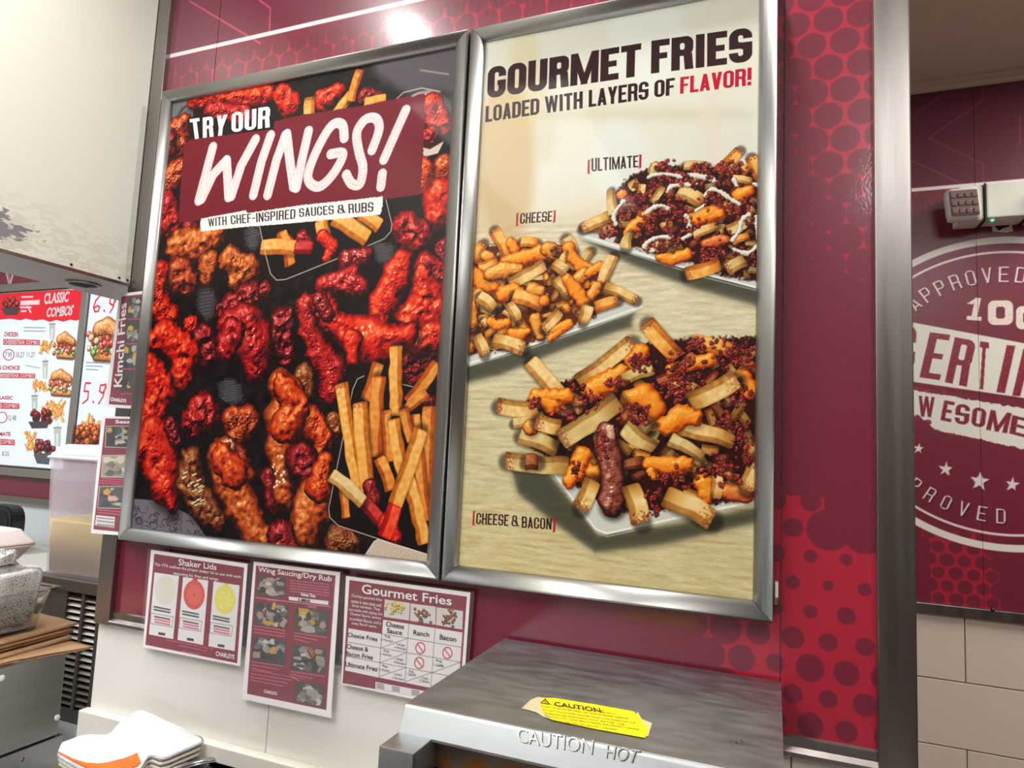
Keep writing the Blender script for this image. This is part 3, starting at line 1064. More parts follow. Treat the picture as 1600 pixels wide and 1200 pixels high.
# grey paper liner in the corners, with dark scribbles
cl.poly([(560, 60), (720, 60), (720, 150), (640, 150), (590, 120)], (98, 92, 98), 0.8, 22)
cl.poly([(266, 150), (300, 150), (302, 182), (268, 196)], (112, 110, 112), 0.95, 3)
for k in range(9):
    cl.stroke([(272 + k * 3, 190 - k * 4), (284 + k * 2, 168 - k)], 1.2, (48, 44, 48), 0.7)
cl.poly([(196, 778), (250, 782), (300, 806), (334, 858), (190, 850)], (110, 104, 112), 1, 2, tex=0.05)
for k in range(70):
    x, y = random.uniform(205, 322), random.uniform(792, 845)
    if x > 200 + (y - 770) * 1.7 + 14: continue
    r = random.uniform(2, 7)
    a0 = random.uniform(0, 6)
    cl.stroke([(x + r * math.cos(a0 + t * 0.7), y + r * math.sin(a0 + t * 0.7)) for t in range(random.choice((2, 4, 6, 9)))], random.uniform(0.8, 2.2), (58, 50, 60), 0.85)
for cx_, cy_, w_, h_ in ((322, 470, 16, 32), (360, 612, 20, 22), (598, 395, 22, 18), (395, 372, 14, 20)):
    cl.poly([(cx_ - w_, cy_ - h_ * .6), (cx_ - w_ * .2, cy_ - h_), (cx_ + w_ * .8, cy_ - h_ * .5), (cx_ + w_, cy_ + h_ * .6), (cx_ + w_ * .1, cy_ + h_), (cx_ - w_ * .8, cy_ + h_ * .5)], (66, 62, 68), 0.85, 6, rough=4)
    for k in range(9):
        y = cy_ - h_ * 0.7 + k * h_ * 0.17
        cl.stroke([(cx_ - w_ * 0.5 + random.uniform(-3, 3), y), (cx_ + w_ * 0.5 + random.uniform(-4, 3), y - 3)], 1.5, (130, 126, 130), 0.4, dry=0.95)
# upper rows
W1(a1, [(170, 175, 42), (300, 160, 50), (400, 165, 50), (530, 150, 46)], RED1, A, bump=0.3, gloss=0.5)
W1(a1, [(250, 230, 40), (420, 250, 50)], RED2, A, bump=0.3)
W1(a1, [(600, 150, 50), (640, 200, 62)], RED1, A, bump=0.26, gloss=0.6)
W1(a1, [(880, 130, 40), (800, 180, 56)], RED1, A, bump=0.22, gloss=0.6)
W1(a1, [(1010, 160, 46), (1060, 170, 40)], DRED, A, bump=0.3)
FRY = [(70, 28, 6), (150, 74, 16), (206, 120, 34), (226, 154, 64), (244, 200, 124)]
FRO = [(60, 16, 4), (140, 54, 10), (190, 90, 24), (212, 122, 42), (236, 176, 94)]
cl.fry(a1(735, 245), a1(742, 165), 19, FRY, '1')
cl.fry(a1(870, 245), a1(945, 150), 17, FRY)
cl.fry(a1(940, 180), a1(985, 30), 15, FRO, '1', (150, 80, 46))
cl.fry(a1(1010, 195), a1(1110, 175), 17, FRY)
cl.wing([(*a1(1290, 290), 49)], [(70, 60, 60), (130, 120, 116), (196, 186, 178), (222, 214, 206), (240, 236, 230)], bump=0.03, gloss=0.2, wob=0.01)
cl.ell(*a1(1290, 290), 43, 43, (96, 34, 30), 1, 4)
W1(a1, [(1340, 190, 50), (1380, 300, 70)], RED1, A, bump=0.3)
W1(a1, [(1330, 350, 50)], RED2, A, bump=0.3)
cl.poly([a1(1290, 410), a1(1330, 420), a1(1400, 380), a1(1370, 440), a1(1300, 460)], (214, 196, 184), 1, 2)
cl.stroke([a1(1130, 205), a1(1200, 140), a1(1290, 118), a1(1380, 135)], 2.2, (186, 180, 176), 0.8)
cl.stroke([a1(1285, 30), a1(1421, 50)], 3, (170, 164, 166), 0.6)
# left edge column
W1(a1, [(120, 280, 34), (80, 330, 60), (95, 400, 60)], GLZ, A, bump=0.26, gloss=1.2)
W1(a1, [(40, 380, 50), (30, 450, 56)], DRED, A, bump=0.3, gloss=0.8)
W1(a1, [(90, 520, 62), (40, 590, 60)], GLZ, A, bump=0.26, gloss=1.3)
W1(a1, [(20, 680, 60), (50, 780, 70)], RED2, A, bump=0.34, gloss=0.5)
W1(a1, [(140, 800, 40), (200, 860, 50)], DRED, A, bump=0.2)
# right side reds
W1(a1, [(1300, 520, 60), (1290, 600, 50)], ORR, A, bump=0.2)
W1(a1, [(1400, 500, 60), (1410, 590, 50)], GLZ, A, bump=0.2)
W1(a1, [(1380, 650, 90), (1370, 740, 80)], RED1, A, bump=0.22, gloss=0.5)
W1(a1, [(1200, 800, 70), (1260, 850, 90)], RED2, A, bump=0.36, gloss=0.4)
W1(a1, [(1400, 900, 50), (1410, 1000, 60)], DRED, A, bump=0.3)
# orange dry-rub pieces on the left
W1(a1, [(90, 900, 74), (180, 890, 82), (270, 850, 60)], ORG, A, bump=0.16, gloss=0.1, specks=0.7)
W1(a1, [(90, 1040, 84), (140, 1080, 60)], GLZ, A, bump=0.3, gloss=0.1, specks=0.6)
W1(a1, [(240, 980, 60), (230, 1050, 40)], ORG, A, bump=0.16, gloss=0.1, specks=0.8)
W1(a1, [(340, 960, 60), (430, 1010, 64), (370, 1070, 44)], ORG, A, bump=0.24, gloss=0.1, specks=0.7)
# tray of fries below the title
cl.poly([a1(490, 800), a1(520, 940), a1(548, 1040), a1(575, 1066), a1(620, 1060), a1(1110, 858), a1(1143, 800), a1(1110, 655)], (16, 11, 13), 1, 1.5)
W1(a1, [(600, 850, 30), (640, 900, 34)], ORR, A, bump=0.1, gloss=0.1)
cl.fry(a1(600, 830), a1(640, 990), 18, FRO, shadow=0.2)
W1(a1, [(700, 860, 40), (740, 900, 30)], DRED, A, bump=0.1, gloss=0.8)
cl.fry(a1(500, 905), a1(665, 908), 22, FRY, side=1)
cl.fry(a1(665, 908), a1(745, 908), 19, RED2, shadow=0)
cl.fry(a1(795, 770), a1(815, 850), 22, FRY, side=-1)
W1(a1, [(800, 850, 34), (850, 900, 34), (820, 960, 24)], RED1, A, bump=0.06, gloss=0.7, wob=0.05)
cl.fry(a1(860, 760), a1(1020, 860), 25, FRY, side=1)
cl.fry(a1(990, 740), a1(1080, 800), 20, FRY, side=1)
edge = [a1(490, 800), a1(520, 940), a1(545, 1035), a1(575, 1066), a1(620, 1062), a1(860, 965), a1(1105, 862), a1(1138, 825), a1(1143, 790), a1(1110, 655)]
cl.stroke(edge, 1.8, (176, 160, 150), 0.9)
# centre
W1(a1, [(930, 970, 60), (1010, 950, 50)], DRED, A, bump=0.2, gloss=1.2)
W1(a1, [(800, 1090, 44), (930, 1070, 76), (990, 1100, 50)], RED2, A, bump=0.12, gloss=1.0)
W1(a2, [(390, 210, 34), (500, 160, 60)], DRED, B, bump=0.42, gloss=0.9)
W1(a2, [(560, 130, 34)], DRED, B, bump=0.4)
W1(a2, [(150, 60, 40), (130, 180, 50), (190, 240, 44)], RED1, B, bump=0.36, gloss=0.3)
W1(a2, [(270, 268, 36)], RED1, B, bump=0.3)
W1(a2, [(320, 330, 60), (340, 390, 46)], DRED, B, bump=0.4, gloss=0.6)
W1(a2, [(630, 250, 56), (620, 330, 64), (650, 400, 40)], DRED, B, bump=0.4, gloss=0.9)
W1(a2, [(420, 270, 56), (480, 260, 70), (520, 350, 84), (530, 440, 50)], RED2, B, bump=0.30, gloss=0.7)
W1(a2, [(430, 300, 60), (410, 360, 50)], RED2, B, bump=0.2, gloss=0.8, shadow=0.2)
W1(a3, [(590, 40, 60), (640, 80, 60)], RED2, B, bump=0.3)
W1(a3, [(540, 420, 74), (600, 400, 70), (560, 470, 60)], DRED, B, bump=0.5, gloss=0.3, lam=0.6)
W1(a3, [(570, 90, 50), (600, 200, 90), (520, 240, 60)], RED1, B, bump=0.22, gloss=0.8)
W1(a3, [(620, 310, 60), (560, 340, 50)], RED1, B, bump=0.22, gloss=0.8)
W1(a3, [(500, 10, 40), (475, 70, 62), (420, 180, 60), (395, 240, 40)], RED1, B, bump=0.10, gloss=0.5)
# crumbed tenders on the left
W1(a2, [(120, 330, 40), (170, 310, 56), (250, 380, 60), (230, 470, 56)], RED1, B, bump=0.24, gloss=0.15)
W1(a2, [(100, 430, 50), (150, 520, 66), (120, 620, 60), (90, 690, 40)], RED1, B, bump=0.2, gloss=0.15)
W1(a2, [(70, 760, 40), (120, 700, 64), (150, 800, 84), (170, 900, 66), (195, 980, 26)], RED1, B, bump=0.18, gloss=0.1, specks=0.5)
W1(a2, [(190, 660, 30), (210, 720, 26)], DRED, B, bump=0.4)
W1(a2, [(310, 620, 80), (280, 640, 60)], RED2, B, bump=0.46, gloss=0.9, lam=0.8)
W1(a2, [(430, 640, 50), (490, 640, 54), (450, 700, 46)], GLZ, B, bump=0.34, gloss=0.2, specks=0.5)
W1(a3, [(110, 470, 50), (120, 540, 40)], BRN, B, bump=0.2, specks=0.5)
W1(a3, [(130, 640, 60), (190, 700, 50), (175, 760, 24)], ORR, B, bump=0.2, gloss=0.4)
W1(a3, [(225, 640, 34), (240, 680, 24)], BRN, B, bump=0.2)
# red glossy drums
W1(a3, [(120, 190, 46), (130, 290, 44), (170, 370, 50), (220, 440, 60), (220, 530, 50)], RED2, B, bump=0.16, gloss=0.8)
W1(a3, [(180, 170, 44), (215, 250, 46), (300, 300, 70), (390, 330, 92), (510, 310, 48)], RED1, B, bump=0.13, gloss=0.9)
W1(a3, [(300, 330, 46), (300, 405, 26)], RED1, B, bump=0.06, gloss=0.4, shadow=0)
W1(a3, [(175, 175, 34), (205, 230, 30)], DRED, B, bump=0.2, gloss=1.4, shadow=0.1)
# lower drums
W1(a2, [(270, 800, 50), (260, 880, 52), (310, 960, 60), (370, 1030, 44)], BRN, B, bump=0.34, gloss=0.5, specks=0.3)
for k in range(16):
    y = random.uniform(850, 985); x = 262 + (y - 850) * 0.36 + random.gauss(0, 17)
    W1(a2, [(x, y, random.uniform(4, 8)), (x + 14, y - 7, 4)], [(60, 30, 16), (120, 84, 50), (190, 160, 120), (220, 200, 160), (240, 225, 200)], B, shadow=0, gloss=0.3)
W1(a2, [(400, 770, 60), (450, 790, 50), (500, 860, 30)], GLZ, B, bump=0.2, gloss=0.5, specks=0.4)
W1(a2, [(390, 780, 66), (420, 870, 74), (470, 980, 72), (520, 1080, 60), (560, 1110, 50)], ORG, B, bump=0.10, gloss=0.3, specks=0.45)
W1(a2, [(415, 745, 30)], [(60, 30, 18), (140, 80, 50), (190, 140, 100), (220, 184, 150), (240, 214, 190)], B, bump=0.3, shadow=0.2)
W1(a2, [(395, 790, 56), (440, 850, 60)], ORR, B, bump=0.16, gloss=0.3, specks=0.3, shadow=0)
W1(a3, [(-20, 860, 40), (0, 960, 50)], DRED, B, bump=0.2)
W1(a3, [(20, 500, 56), (60, 560, 66), (30, 640, 84), (20, 740, 60), (20, 830, 44), (30, 940, 46)], ORG, B, bump=0.10, gloss=0.5, specks=0.35)
W1(a3, [(30, 510, 50), (90, 590, 50), (40, 660, 70)], ORR, B, bump=0.14, gloss=0.5, shadow=0)
for k in range(14):
    W1(a3, [(random.uniform(-12, 36), random.uniform(780, 910), random.uniform(5, 9))], [(150, 90, 50), (190, 130, 90), (220, 180, 140), (236, 214, 190), (250, 240, 225)], B, shadow=0, gloss=0.3)
W1(a3, [(100, 800, 70), (150, 860, 60)], DRED, B, bump=0.3, gloss=0.2)
W1(a3, [(250, 1110, 64), (300, 1120, 40)], BRN, B, bump=0.4, gloss=0.4, specks=0.5)
W1(a3, [(195, 800, 34), (180, 880, 60), (140, 980, 84), (110, 1070, 70)], ORG, B, bump=0.09, gloss=0.2, specks=0.3)
W1(a3, [(190, 800, 34), (170, 900, 60)], ORR, B, bump=0.12, gloss=0.2, shadow=0)
W1(a3, [(20, 1090, 60), (60, 1160, 50)], DRED, B, bump=0.2)
# big tray of fries
cl.poly([a3(330, 470), a3(300, 520), a3(205, 990), a3(235, 1050), a3(590, 1165), a3(680, 1190), a3(680, 500), a3(505, 500)], (15, 9, 11), 1, 2)
cl.stroke([a3(345, 468), a3(320, 480), a3(302, 520), a3(208, 985), a3(212, 1020), a3(245, 1052), a3(420, 1110), a3(592, 1165)], 1.6, (190, 170, 160), 0.9)
cl.stroke([a3(480, 497), a3(545, 512)], 1.6, (190, 170, 160), 0.9)
W1(a3, [(600, 570, 30), (620, 620, 40)], DRED, B, bump=0.3)
for p0, p1, w, pal, side, tp in (
        ((630, 420), (520, 570), 22, FRO, 1, ''), ((590, 535), (500, 610), 16, FRO, 1, '0'), ((400, 420), (352, 560), 20, FRO, 1, '0'),
        ((600, 590), (592, 1000), 22, FRO, -1, '0'), ((545, 620), (560, 1000), 18, FRO, 1, ''), ((560, 760), (590, 1030), 18, FRO, -1, ''),
        ((470, 355), (475, 620), 22, FRY, -1, ''), ((402, 475), (394, 780), 24, FRO, -1, ''), ((430, 605), (440, 800), 17, FRO, 1, '0'),
        ((500, 600), (535, 720), 18, FRO, -1, '0'), ((258, 500), (325, 900), 22, FRY, -1, '0'), ((330, 575), (362, 915), 25, FRY, -1, '0'),
        ((462, 640), (500, 850), 22, FRY, -1, ''), ((260, 900), (275, 1020), 14, FRO, 1, ''), ((405, 790), (450, 910), 20, FRO, 1, ''),
        ((510, 850), (580, 1120), 23, FRY, 1, '')):
    cl.fry(a3(*p0), a3(*p1), w, pal, tp, (160, 76, 30), side=side)
W1(a3, [(370, 900, 30), (385, 950, 34)], DRED, B, bump=0.1, gloss=0.9)
cl.fry(a3(330, 950), a3(405, 1030), 21, RED2, side=1)
cl.fry(a3(220, 855), a3(340, 960), 21, [(90, 50, 20), (160, 110, 50), (196, 150, 84), (214, 180, 120), (236, 214, 160)], side=1)
W1(a3, [(470, 1000, 30), (440, 1050, 44), (470, 1100, 30)], RED1, B, bump=0.06, gloss=0.7, wob=0.04)
cl.fry(a3(565, 680), a3(465, 970), 25, FRY, side=1)
cl.fry(a3(465, 975), a3(425, 1095), 24, RED1, side=1, shadow=0)
cl.poly([a3(345, 1180), a3(380, 1120), a3(400, 1105), a3(590, 1165), a3(680, 1190), a3(680, 1260), a3(345, 1230)], (196, 178, 160), 1, 2, tex=0.04)
cl.stroke([a3(352, 1165), a3(385, 1115), a3(402, 1106), a3(590, 1164)], 1.8, (226, 216, 206), 0.9)
# slight falloff of the printed picture towards the dark corner
# title panel, brush lettering
cl.poly([a1(118, 400), a1(150, 372), a1(560, 320), a1(565, 282), a1(700, 250), a1(935, 215), a1(1000, 205), a1(1160, 172), a1(1235, 155), a1(1250, 165), a1(1268, 150), a1(1305, 145), a1(1298, 400), a1(1285, 640), a1(1150, 662), a1(430, 740), a1(92, 782), a1(100, 600)], (112, 24, 40), 1, 0.8, rough=1.0)
for pts in ([(260, 410), (190, 672)], [(205, 665), (262, 545), (326, 475)], [(328, 478), (338, 655)], [(352, 650), (400, 500), (470, 372)],
            [(545, 352), (500, 480), (460, 645)], [(618, 350), (575, 470), (530, 645)], [(625, 345), (640, 480), (658, 605)], [(672, 610), (700, 470), (732, 330)],
            [(908, 365), (898, 300), (850, 300), (790, 390), (735, 520), (735, 580), (780, 605), (830, 570), (880, 500), (900, 440), (842, 444)],
            [(1045, 425), (1080, 320), (1062, 268), (1010, 275), (970, 340), (980, 430), (1000, 510), (985, 590), (945, 590), (918, 545)],
            [(1212, 225), (1165, 330), (1103, 472)], [(1096, 540), (1088, 605)]):
    if len(pts) > 4: pts = smooth(pts)
    cl.stroke([a1(*q) for q in pts], 15.0, (240, 226, 226), dry=0.55)
    for o in (-3.2, 3.0):
        cl.stroke([(a1(*q)[0] + o, a1(*q)[1] + o * 0.3) for q in pts], 1.2, (196, 170, 176), 0.55, dry=0.6)
word(cl, 'TRY', [a1(145, 272), a1(345, 247), a1(322, 350), a1(157, 372)], (240, 236, 232), 0.52, 0.20, 0.05)
word(cl, 'OUR', [a1(352, 240), a1(545, 205), a1(540, 312), a1(352, 338)], (240, 236, 232), 0.50, 0.19, 0.06)
cl.poly([a1(202, 762), a1(420, 722), a1(430, 735), a1(700, 695), a1(960, 668), a1(1097, 652), a1(1098, 700), a1(1085, 742), a1(900, 762), a1(600, 790), a1(400, 805), a1(202, 826), a1(197, 790)], (236, 232, 230), 1, 0.8, rough=0.7)
for s_, q in (('WITH', [(236, 762), (328, 750), (328, 793), (238, 802)]), ('CHEF-INSPIRED', [(347, 747), (668, 715), (666, 762), (350, 791)]),
              ('SAUCES', [(685, 712), (855, 696), (857, 740), (686, 755)]), ('&', [(872, 696), (912, 692), (914, 734), (876, 738)]), ('RUBS', [(928, 690), (1053, 680), (1051, 728), (930, 736)])):
    word(cl, s_, [a1(*p_) for p_ in q], (44, 34, 40), 0.46, 0.13, 0.09)

# ---- gourmet fries poster
cr = Cv(PY, RX0 + 0.02, RX1 - 0.02, PZ0 + 0.02, PZ1 - 0.02, 1900, (224, 226, 212))
sl = (slice(0, cr.h), slice(0, cr.w))
YY, XX = np.mgrid[0:cr.h, 0:cr.w].astype(np.float32)
v, u = YY / cr.h, XX / cr.w
cr.a[:] = ramp(v, [(216, 218, 206), (222, 222, 206), (222, 222, 208), (216, 206, 174), (214, 208, 172), (204, 196, 156), (204, 194, 150), (206, 192, 142)])
for X_, Y_, rx, ry, c_, a_ in ((790, 250, 46, 130, (196, 164, 112), 0.65), (765, 330, 60, 60, (206, 180, 140), 0.5), (850, 195, 20, 60, (200, 186, 150), 0.3), (1000, 178, 170, 9, (200, 190, 160), 0.5), (820, 120, 26, 80, (206, 190, 130), 0.4),
                             (1110, 190, 14, 130, (226, 214, 196), 0.7), (930, 340, 30, 20, (224, 208, 180), 0.5), (1010, 60, 60, 90, (226, 232, 226), 0.6), (970, 250, 50, 60, (224, 228, 220), 0.8)):
    cr.ell(X_, Y_, rx, ry, c_, a_, 30)
py_ = (cr.Z1 - onY(PY, 742, 352)[2]) * cr.ppm
pr_ = (cr.Z1 - onY(PY, 1190, 335)[2]) * cr.ppm
line = py_ + (pr_ - py_) * u
mwood = sstep(-14, 26, YY - line)
grain = 0.5 * nz(16, sl, ax=3.2) + 0.5 * nz(8, sl, ax=3.6) + 0.7 * nz(64, sl, ax=2.6)
cr.a[:] = cr.a * (1 + (0.030 * grain * mwood)[..., None] * np.array([1, 1.1, 1.6], np.float32))
g2 = np.clip(nz(64, sl, ax=3.0), 0, 3) * 0.05 * mwood
cr.a[:] = cr.a * (1 - g2[..., None] * np.array([0.4, 1.0, 1.4], np.float32))
FP = [(70, 36, 12), (150, 96, 40), (202, 150, 72), (226, 184, 112), (246, 220, 166)]
FG = [(70, 40, 14), (140, 96, 44), (186, 144, 76), (210, 178, 110), (232, 210, 152)]
FOr = [(80, 24, 6), (168, 82, 22), (216, 132, 44), (234, 164, 70), (250, 206, 130)]
CHZ = [(120, 36, 6), (200, 88, 12), (230, 128, 26), (242, 156, 48), (252, 196, 100)]
BAC = [(26, 4, 6), (84, 14, 14), (132, 28, 24), (170, 56, 44), (222, 140, 120)]
SHD = (38, 40, 34)
c5 = lambda x, y: (890 + x / 4.8, 210 + y / 4.8)
c6 = lambda x, y: (720 + x / 5.0, 340 + y / 5.0)
c7 = lambda x, y: (760 + x / 3.333, 490 + y / 3.333)


def plate(pts, rim, shadow_pts):
    cr.poly(shadow_pts, SHD, 0.55, 26)
    cr.poly(shadow_pts, SHD, 0.5, 9)
    cr.poly(pts, (204, 206, 196), 1, 1.5)
    for i in range(len(rim) - 1):
        cr.stroke([rim[i], rim[i + 1]], 3.2, (232, 234, 226), 0.95)
        cr.stroke([(rim[i][0], rim[i][1] + 5), (rim[i + 1][0], rim[i + 1][1] + 5)], 2.0, (166, 170, 162), 0.7)


def pile(base_pts, col, soft=5):
    cr.poly(base_pts, tuple(int(v_ * 0.6) for v_ in col), 1, soft, rough=3, tex=0.1)


def crumbs(f, zones, n, r=(3.2, 7.5), pal=None):
    for k in range(n):
        x0, y0, x1, y1 = zones[k % len(zones)]
        t = (random.gauss(0.5, 0.24), random.gauss(0.5, 0.24))
        if not (0 < t[0] < 1 and 0 < t[1] < 1): continue
        x, y = f(x0 + (x1 - x0) * t[0], y0 + (y1 - y0) * t[1])
        rr = random.uniform(*r) * 0.5
        a = random.uniform(0, 3.1)
        cr.wing([(x, y, rr), (x + rr * math.cos(a), y + rr * math.sin(a), rr * 0.8)], pal or random.choice((BAC, BAC, [(30, 4, 6), (104, 18, 18), (156, 36, 30), (196, 76, 60), (236, 160, 140)], [(16, 3, 5), (50, 10, 12), (84, 22, 22), (120, 40, 34), (170, 96, 84)])), bump=0.3, gloss=0.22, shadow=0.4, wob=0.42, lam=0.8)


def cheese(f, pts, sc, **k):
    k.setdefault('tn', 0.03); k.setdefault('bump', 0.025); k.setdefault('gloss', 0.35); k.setdefault('wob', 0.10); k.setdefault('shadow', 0.4)
    cr.wing([(*f(x, y), r / sc) for x, y, r in pts], k.pop('pal', CHZ), **k)


def filler(poly_pts, n, L=(13, 26), w=(9, 13), pals=None):
    """the tangle of fries underneath"""
    xs, ys = [q[0] for q in poly_pts], [q[1] for q in poly_pts]
    k = 0
    while k < n:
        x, y = random.uniform(min(xs), max(xs)), random.uniform(min(ys), max(ys))
        ins = False
        for i in range(len(poly_pts)):
            a, b_ = poly_pts[i], poly_pts[(i + 1) % len(poly_pts)]
            if (a[1] > y) != (b_[1] > y) and x < (b_[0] - a[0]) * (y - a[1]) / (b_[1] - a[1]) + a[0]: ins = not ins
        if not ins: continue
        k += 1
        a = random.choice((random.gauss(-0.7, 0.5), random.gauss(0.5, 0.5), random.uniform(0, 3.1)))
        l_ = random.uniform(*L) / 2
        dim = random.uniform(0.55, 1.0)
        p_ = random.choice(pals or (FOr, FP, FOr))
        cr.fry((x - l_ * math.cos(a), y - l_ * math.sin(a)), (x + l_ * math.cos(a), y + l_ * math.sin(a)), random.uniform(*w), [tuple(int(v_ * dim) for v_ in c_) for c_ in p_], random.choice(('', '', '0', '1')), (110, 50, 22), side=random.choice((-1, 1)), taper=random.uniform(.75, 1.1), fade=random.choice((0, 1)))


def fr(f, p0, p1, w, pal=FP, tp='', side=1, sc=5.0, tc=(122, 58, 26), taper=1.0):
    ex = (p1[0] - p0[0]) * 0.08, (p1[1] - p0[1]) * 0.08
    p0, p1 = (p0[0] - ex[0], p0[1] - ex[1]), (p1[0] + ex[0], p1[1] + ex[1])
    cr.fry(f(*p0), f(*p1), w / sc * 0.94, pal, tp, tc, side=side, taper=taper, fade=(0 if tp == '1' else 1))


# plate 2: ultimate
plate([(905, 364), (918, 352), (1000, 360), (1195, 420), (1195, 455), (905, 373)], [(905, 366), (1000, 396), (1100, 428), (1195, 452)],
      [(912, 374), (940, 372), (1195, 440), (1195, 480), (1080, 448), (985, 412)])
pile([(948, 345), (955, 305), (985, 275), (1015, 262), (1050, 258), (1120, 262), (1195, 262), (1195, 442), (1120, 428), (1085, 412), (1030, 398), (965, 378)], (86, 24, 18))
filler([(955, 345), (965, 308), (995, 285), (1050, 270), (1190, 270), (1190, 435), (1120, 420), (1030, 390)], 60, (12, 22), (8, 12), [[tuple(int(v_ * .8) for v_ in c_) for c_ in FOr], [(40, 12, 8), (110, 34, 18), (150, 60, 30), (190, 96, 50), (220, 150, 100)], FP])
D, E6, F7 = 4.8, 5.0, 3.333
fr(c5, (310, 700), (120, 690), 90, FP, '1', 1, D); fr(c5, (110, 700), (300, 620), 96, FP, '0', 1, D)
fr(c5, (330, 580), (310, 425), 100, FG, '', 1, D, taper=0.6); fr(c5, (500, 400), (470, 350), 84, FG, '', 1, D)
cheese(c5, [(390, 450, 40)], D); cheese(c5, [(640, 240, 40), (620, 290, 30)], D, pal=FG)
crumbs(c5, [(430, 340, 640, 500), (600, 180, 860, 330), (560, 300, 800, 480)], 90)
fr(c5, (870, 235), (1010, 240), 80, FG, '', 1, D)
fr(c5, (1260, 130), (1120, 265), 92, FOr, '0', -1, D); fr(c5, (1360, 180), (1420, 330), 90, FOr, '0', 1, D); fr(c5, (1250, 240), (1330, 270), 70, FOr, '', 1, D)
crumbs(c5, [(860, 200, 1080, 300), (1050, 180, 1350, 340), (700, 280, 1000, 420), (1000, 300, 1420, 440)], 130)
fr(c5, (1230, 330), (1350, 350), 60, FP, '', 1, D)
cheese(c5, [(560, 620, 50), (480, 690, 50), (430, 740, 36)], D); cheese(c5, [(420, 600, 40)], D)
fr(c5, (690, 400), (620, 500), 60, FG, '1', 1, D); fr(c5, (540, 380), (520, 460), 60, FP, '', 1, D)
crumbs(c5, [(220, 650, 380, 800), (350, 520, 500, 640), (500, 570, 760, 800), (380, 430, 600, 560)], 120)
cheese(c5, [(1280, 450, 60), (1340, 420, 44)], D); cheese(c5, [(1200, 540, 30)], D)
fr(c5, (830, 430), (980, 500), 118, FP, '', 1, D)
crumbs(c5, [(640, 480, 900, 640), (1150, 480, 1420, 640), (980, 430, 1200, 560)], 110)
cheese(c5, [(960, 620, 66), (1060, 600, 70), (1120, 600, 50)], D, gloss=0.25)
fr(c5, (940, 745), (1090, 690), 74, FP, '', 1, D)
fr(c5, (1200, 710), (1350, 630), 96, FG, '', -1, D); fr(c5, (1230, 800), (1330, 760), 60, FOr, '', 1, D)
cheese(c5, [(1020, 820, 44), (1100, 800, 56), (1170, 790, 40)], D, pal=[(60, 14, 8), (150, 50, 24), (196, 86, 40), (220, 120, 60), (246, 180, 120)])
fr(c5, (420, 840), (450, 740), 100, FG, '', 1, D, taper=0.6)
cheese(c5, [(680, 920, 40), (760, 940, 44), (870, 900, 50)], D)
fr(c5, (650, 850), (740, 800), 90, FG, '', 1, D)
crumbs(c5, [(500, 740, 900, 900), (900, 820, 1180, 960), (1180, 840, 1420, 1040)], 110)
fr(c5, (1100, 975), (890, 1040), 116, FOr, '1', -1, D, (140, 70, 30)); fr(c5, (1190, 1010), (1300, 950), 110, FG, '0', 1, D)
WS = (222, 216, 200)
for pts in ([(590, 320), (640, 300), (760, 300), (840, 320)], [(730, 430), (760, 390), (840, 375), (900, 380)], [(570, 590), (640, 540), (700, 535), (740, 560)], [(890, 300), (1060, 330), (1080, 345)],
            [(930, 580), (1010, 530)], [(870, 610), (890, 640), (895, 710)], [(560, 840), (580, 810), (660, 770), (760, 770)], [(620, 870), (580, 860)], [(1010, 460), (1060, 410), (1130, 430), (1200, 480), (1270, 520)],
            [(1230, 860), (1330, 890), (1400, 840)], [(1220, 790), (1270, 720), (1290, 640), (1340, 600)], [(1400, 620), (1410, 780)], [(850, 780), (900, 750)], [(400, 500), (330, 600), (345, 670)], [(1230, 340), (1250, 380)], [(1380, 370), (1420, 380)]):
    q = [(*c5(x, y), random.uniform(2.4, 4.6)) for x, y in smooth(pts, 3)]
    cr.wing(q, [(120, 100, 84), (176, 164, 146), (214, 206, 190), (230, 226, 214), (246, 244, 238)], bump=0.03, gloss=0.2, wob=0.14, shadow=0.3)
crumbs(c5, [(560, 280, 1400, 900)], 60)

# plate 1: cheese
plate([(715, 540), (760, 520), (900, 490), (960, 455), (1000, 474), (1003, 483), (728, 574), (715, 578)], [(1002, 478), (920, 508), (820, 542), (715, 572)],
      [(715, 572), (800, 550), (990, 488), (985, 510), (880, 545), (780, 585), (715, 600)])
pile([(715, 390), (760, 384), (800, 380), (880, 384), (930, 420), (960, 450), (950, 480), (900, 505), (850, 525), (810, 545), (760, 550), (715, 555)], (150, 62, 20))
filler([(722, 395), (800, 388), (880, 390), (925, 425), (945, 455), (935, 480), (850, 518), (800, 540), (722, 552)], 110, (13, 26), (8, 12), [FOr, FOr, CHZ, FP])
fr(c6, (950, 340), (1010, 265), 90, FG, '', 1); fr(c6, (820, 170), (870, 260), 110, FG, '', 1)
fr(c6, (100, 330), (170, 210), 92, FOr, '1', 1); fr(c6, (265, 110), (360, 290), 92, FOr, '0', 1)
cheese(c6, [(420, 240, 50), (390, 190, 40)], E6); fr(c6, (480, 190), (590, 200), 84, FOr, '', 1)
cheese(c6, [(200, 300, 50), (250, 330, 40)], E6, pal=FOr); fr(c6, (150, 380), (270, 330), 70, FOr, '', -1)
cheese(c6, [(360, 340, 54), (500, 310, 62), (620, 270, 60), (690, 300, 50)], E6)
cheese(c6, [(680, 240, 60), (740, 280, 60)], E6, pal=FOr); crumbs(c6, [(690, 220, 770, 300)], 8, (5, 9), BRN)
cheese(c6, [(840, 230, 50), (860, 300, 46), (930, 370, 50), (1000, 390, 40)], E6)
cheese(c6, [(100, 440, 60), (180, 510, 70), (260, 540, 50)], E6)
cheese(c6, [(230, 440, 60), (340, 410, 70), (440, 400, 50)], E6, pal=FOr)
fr(c6, (400, 500), (630, 375), 104, FP, '1', -1, tc=(160, 100, 60))
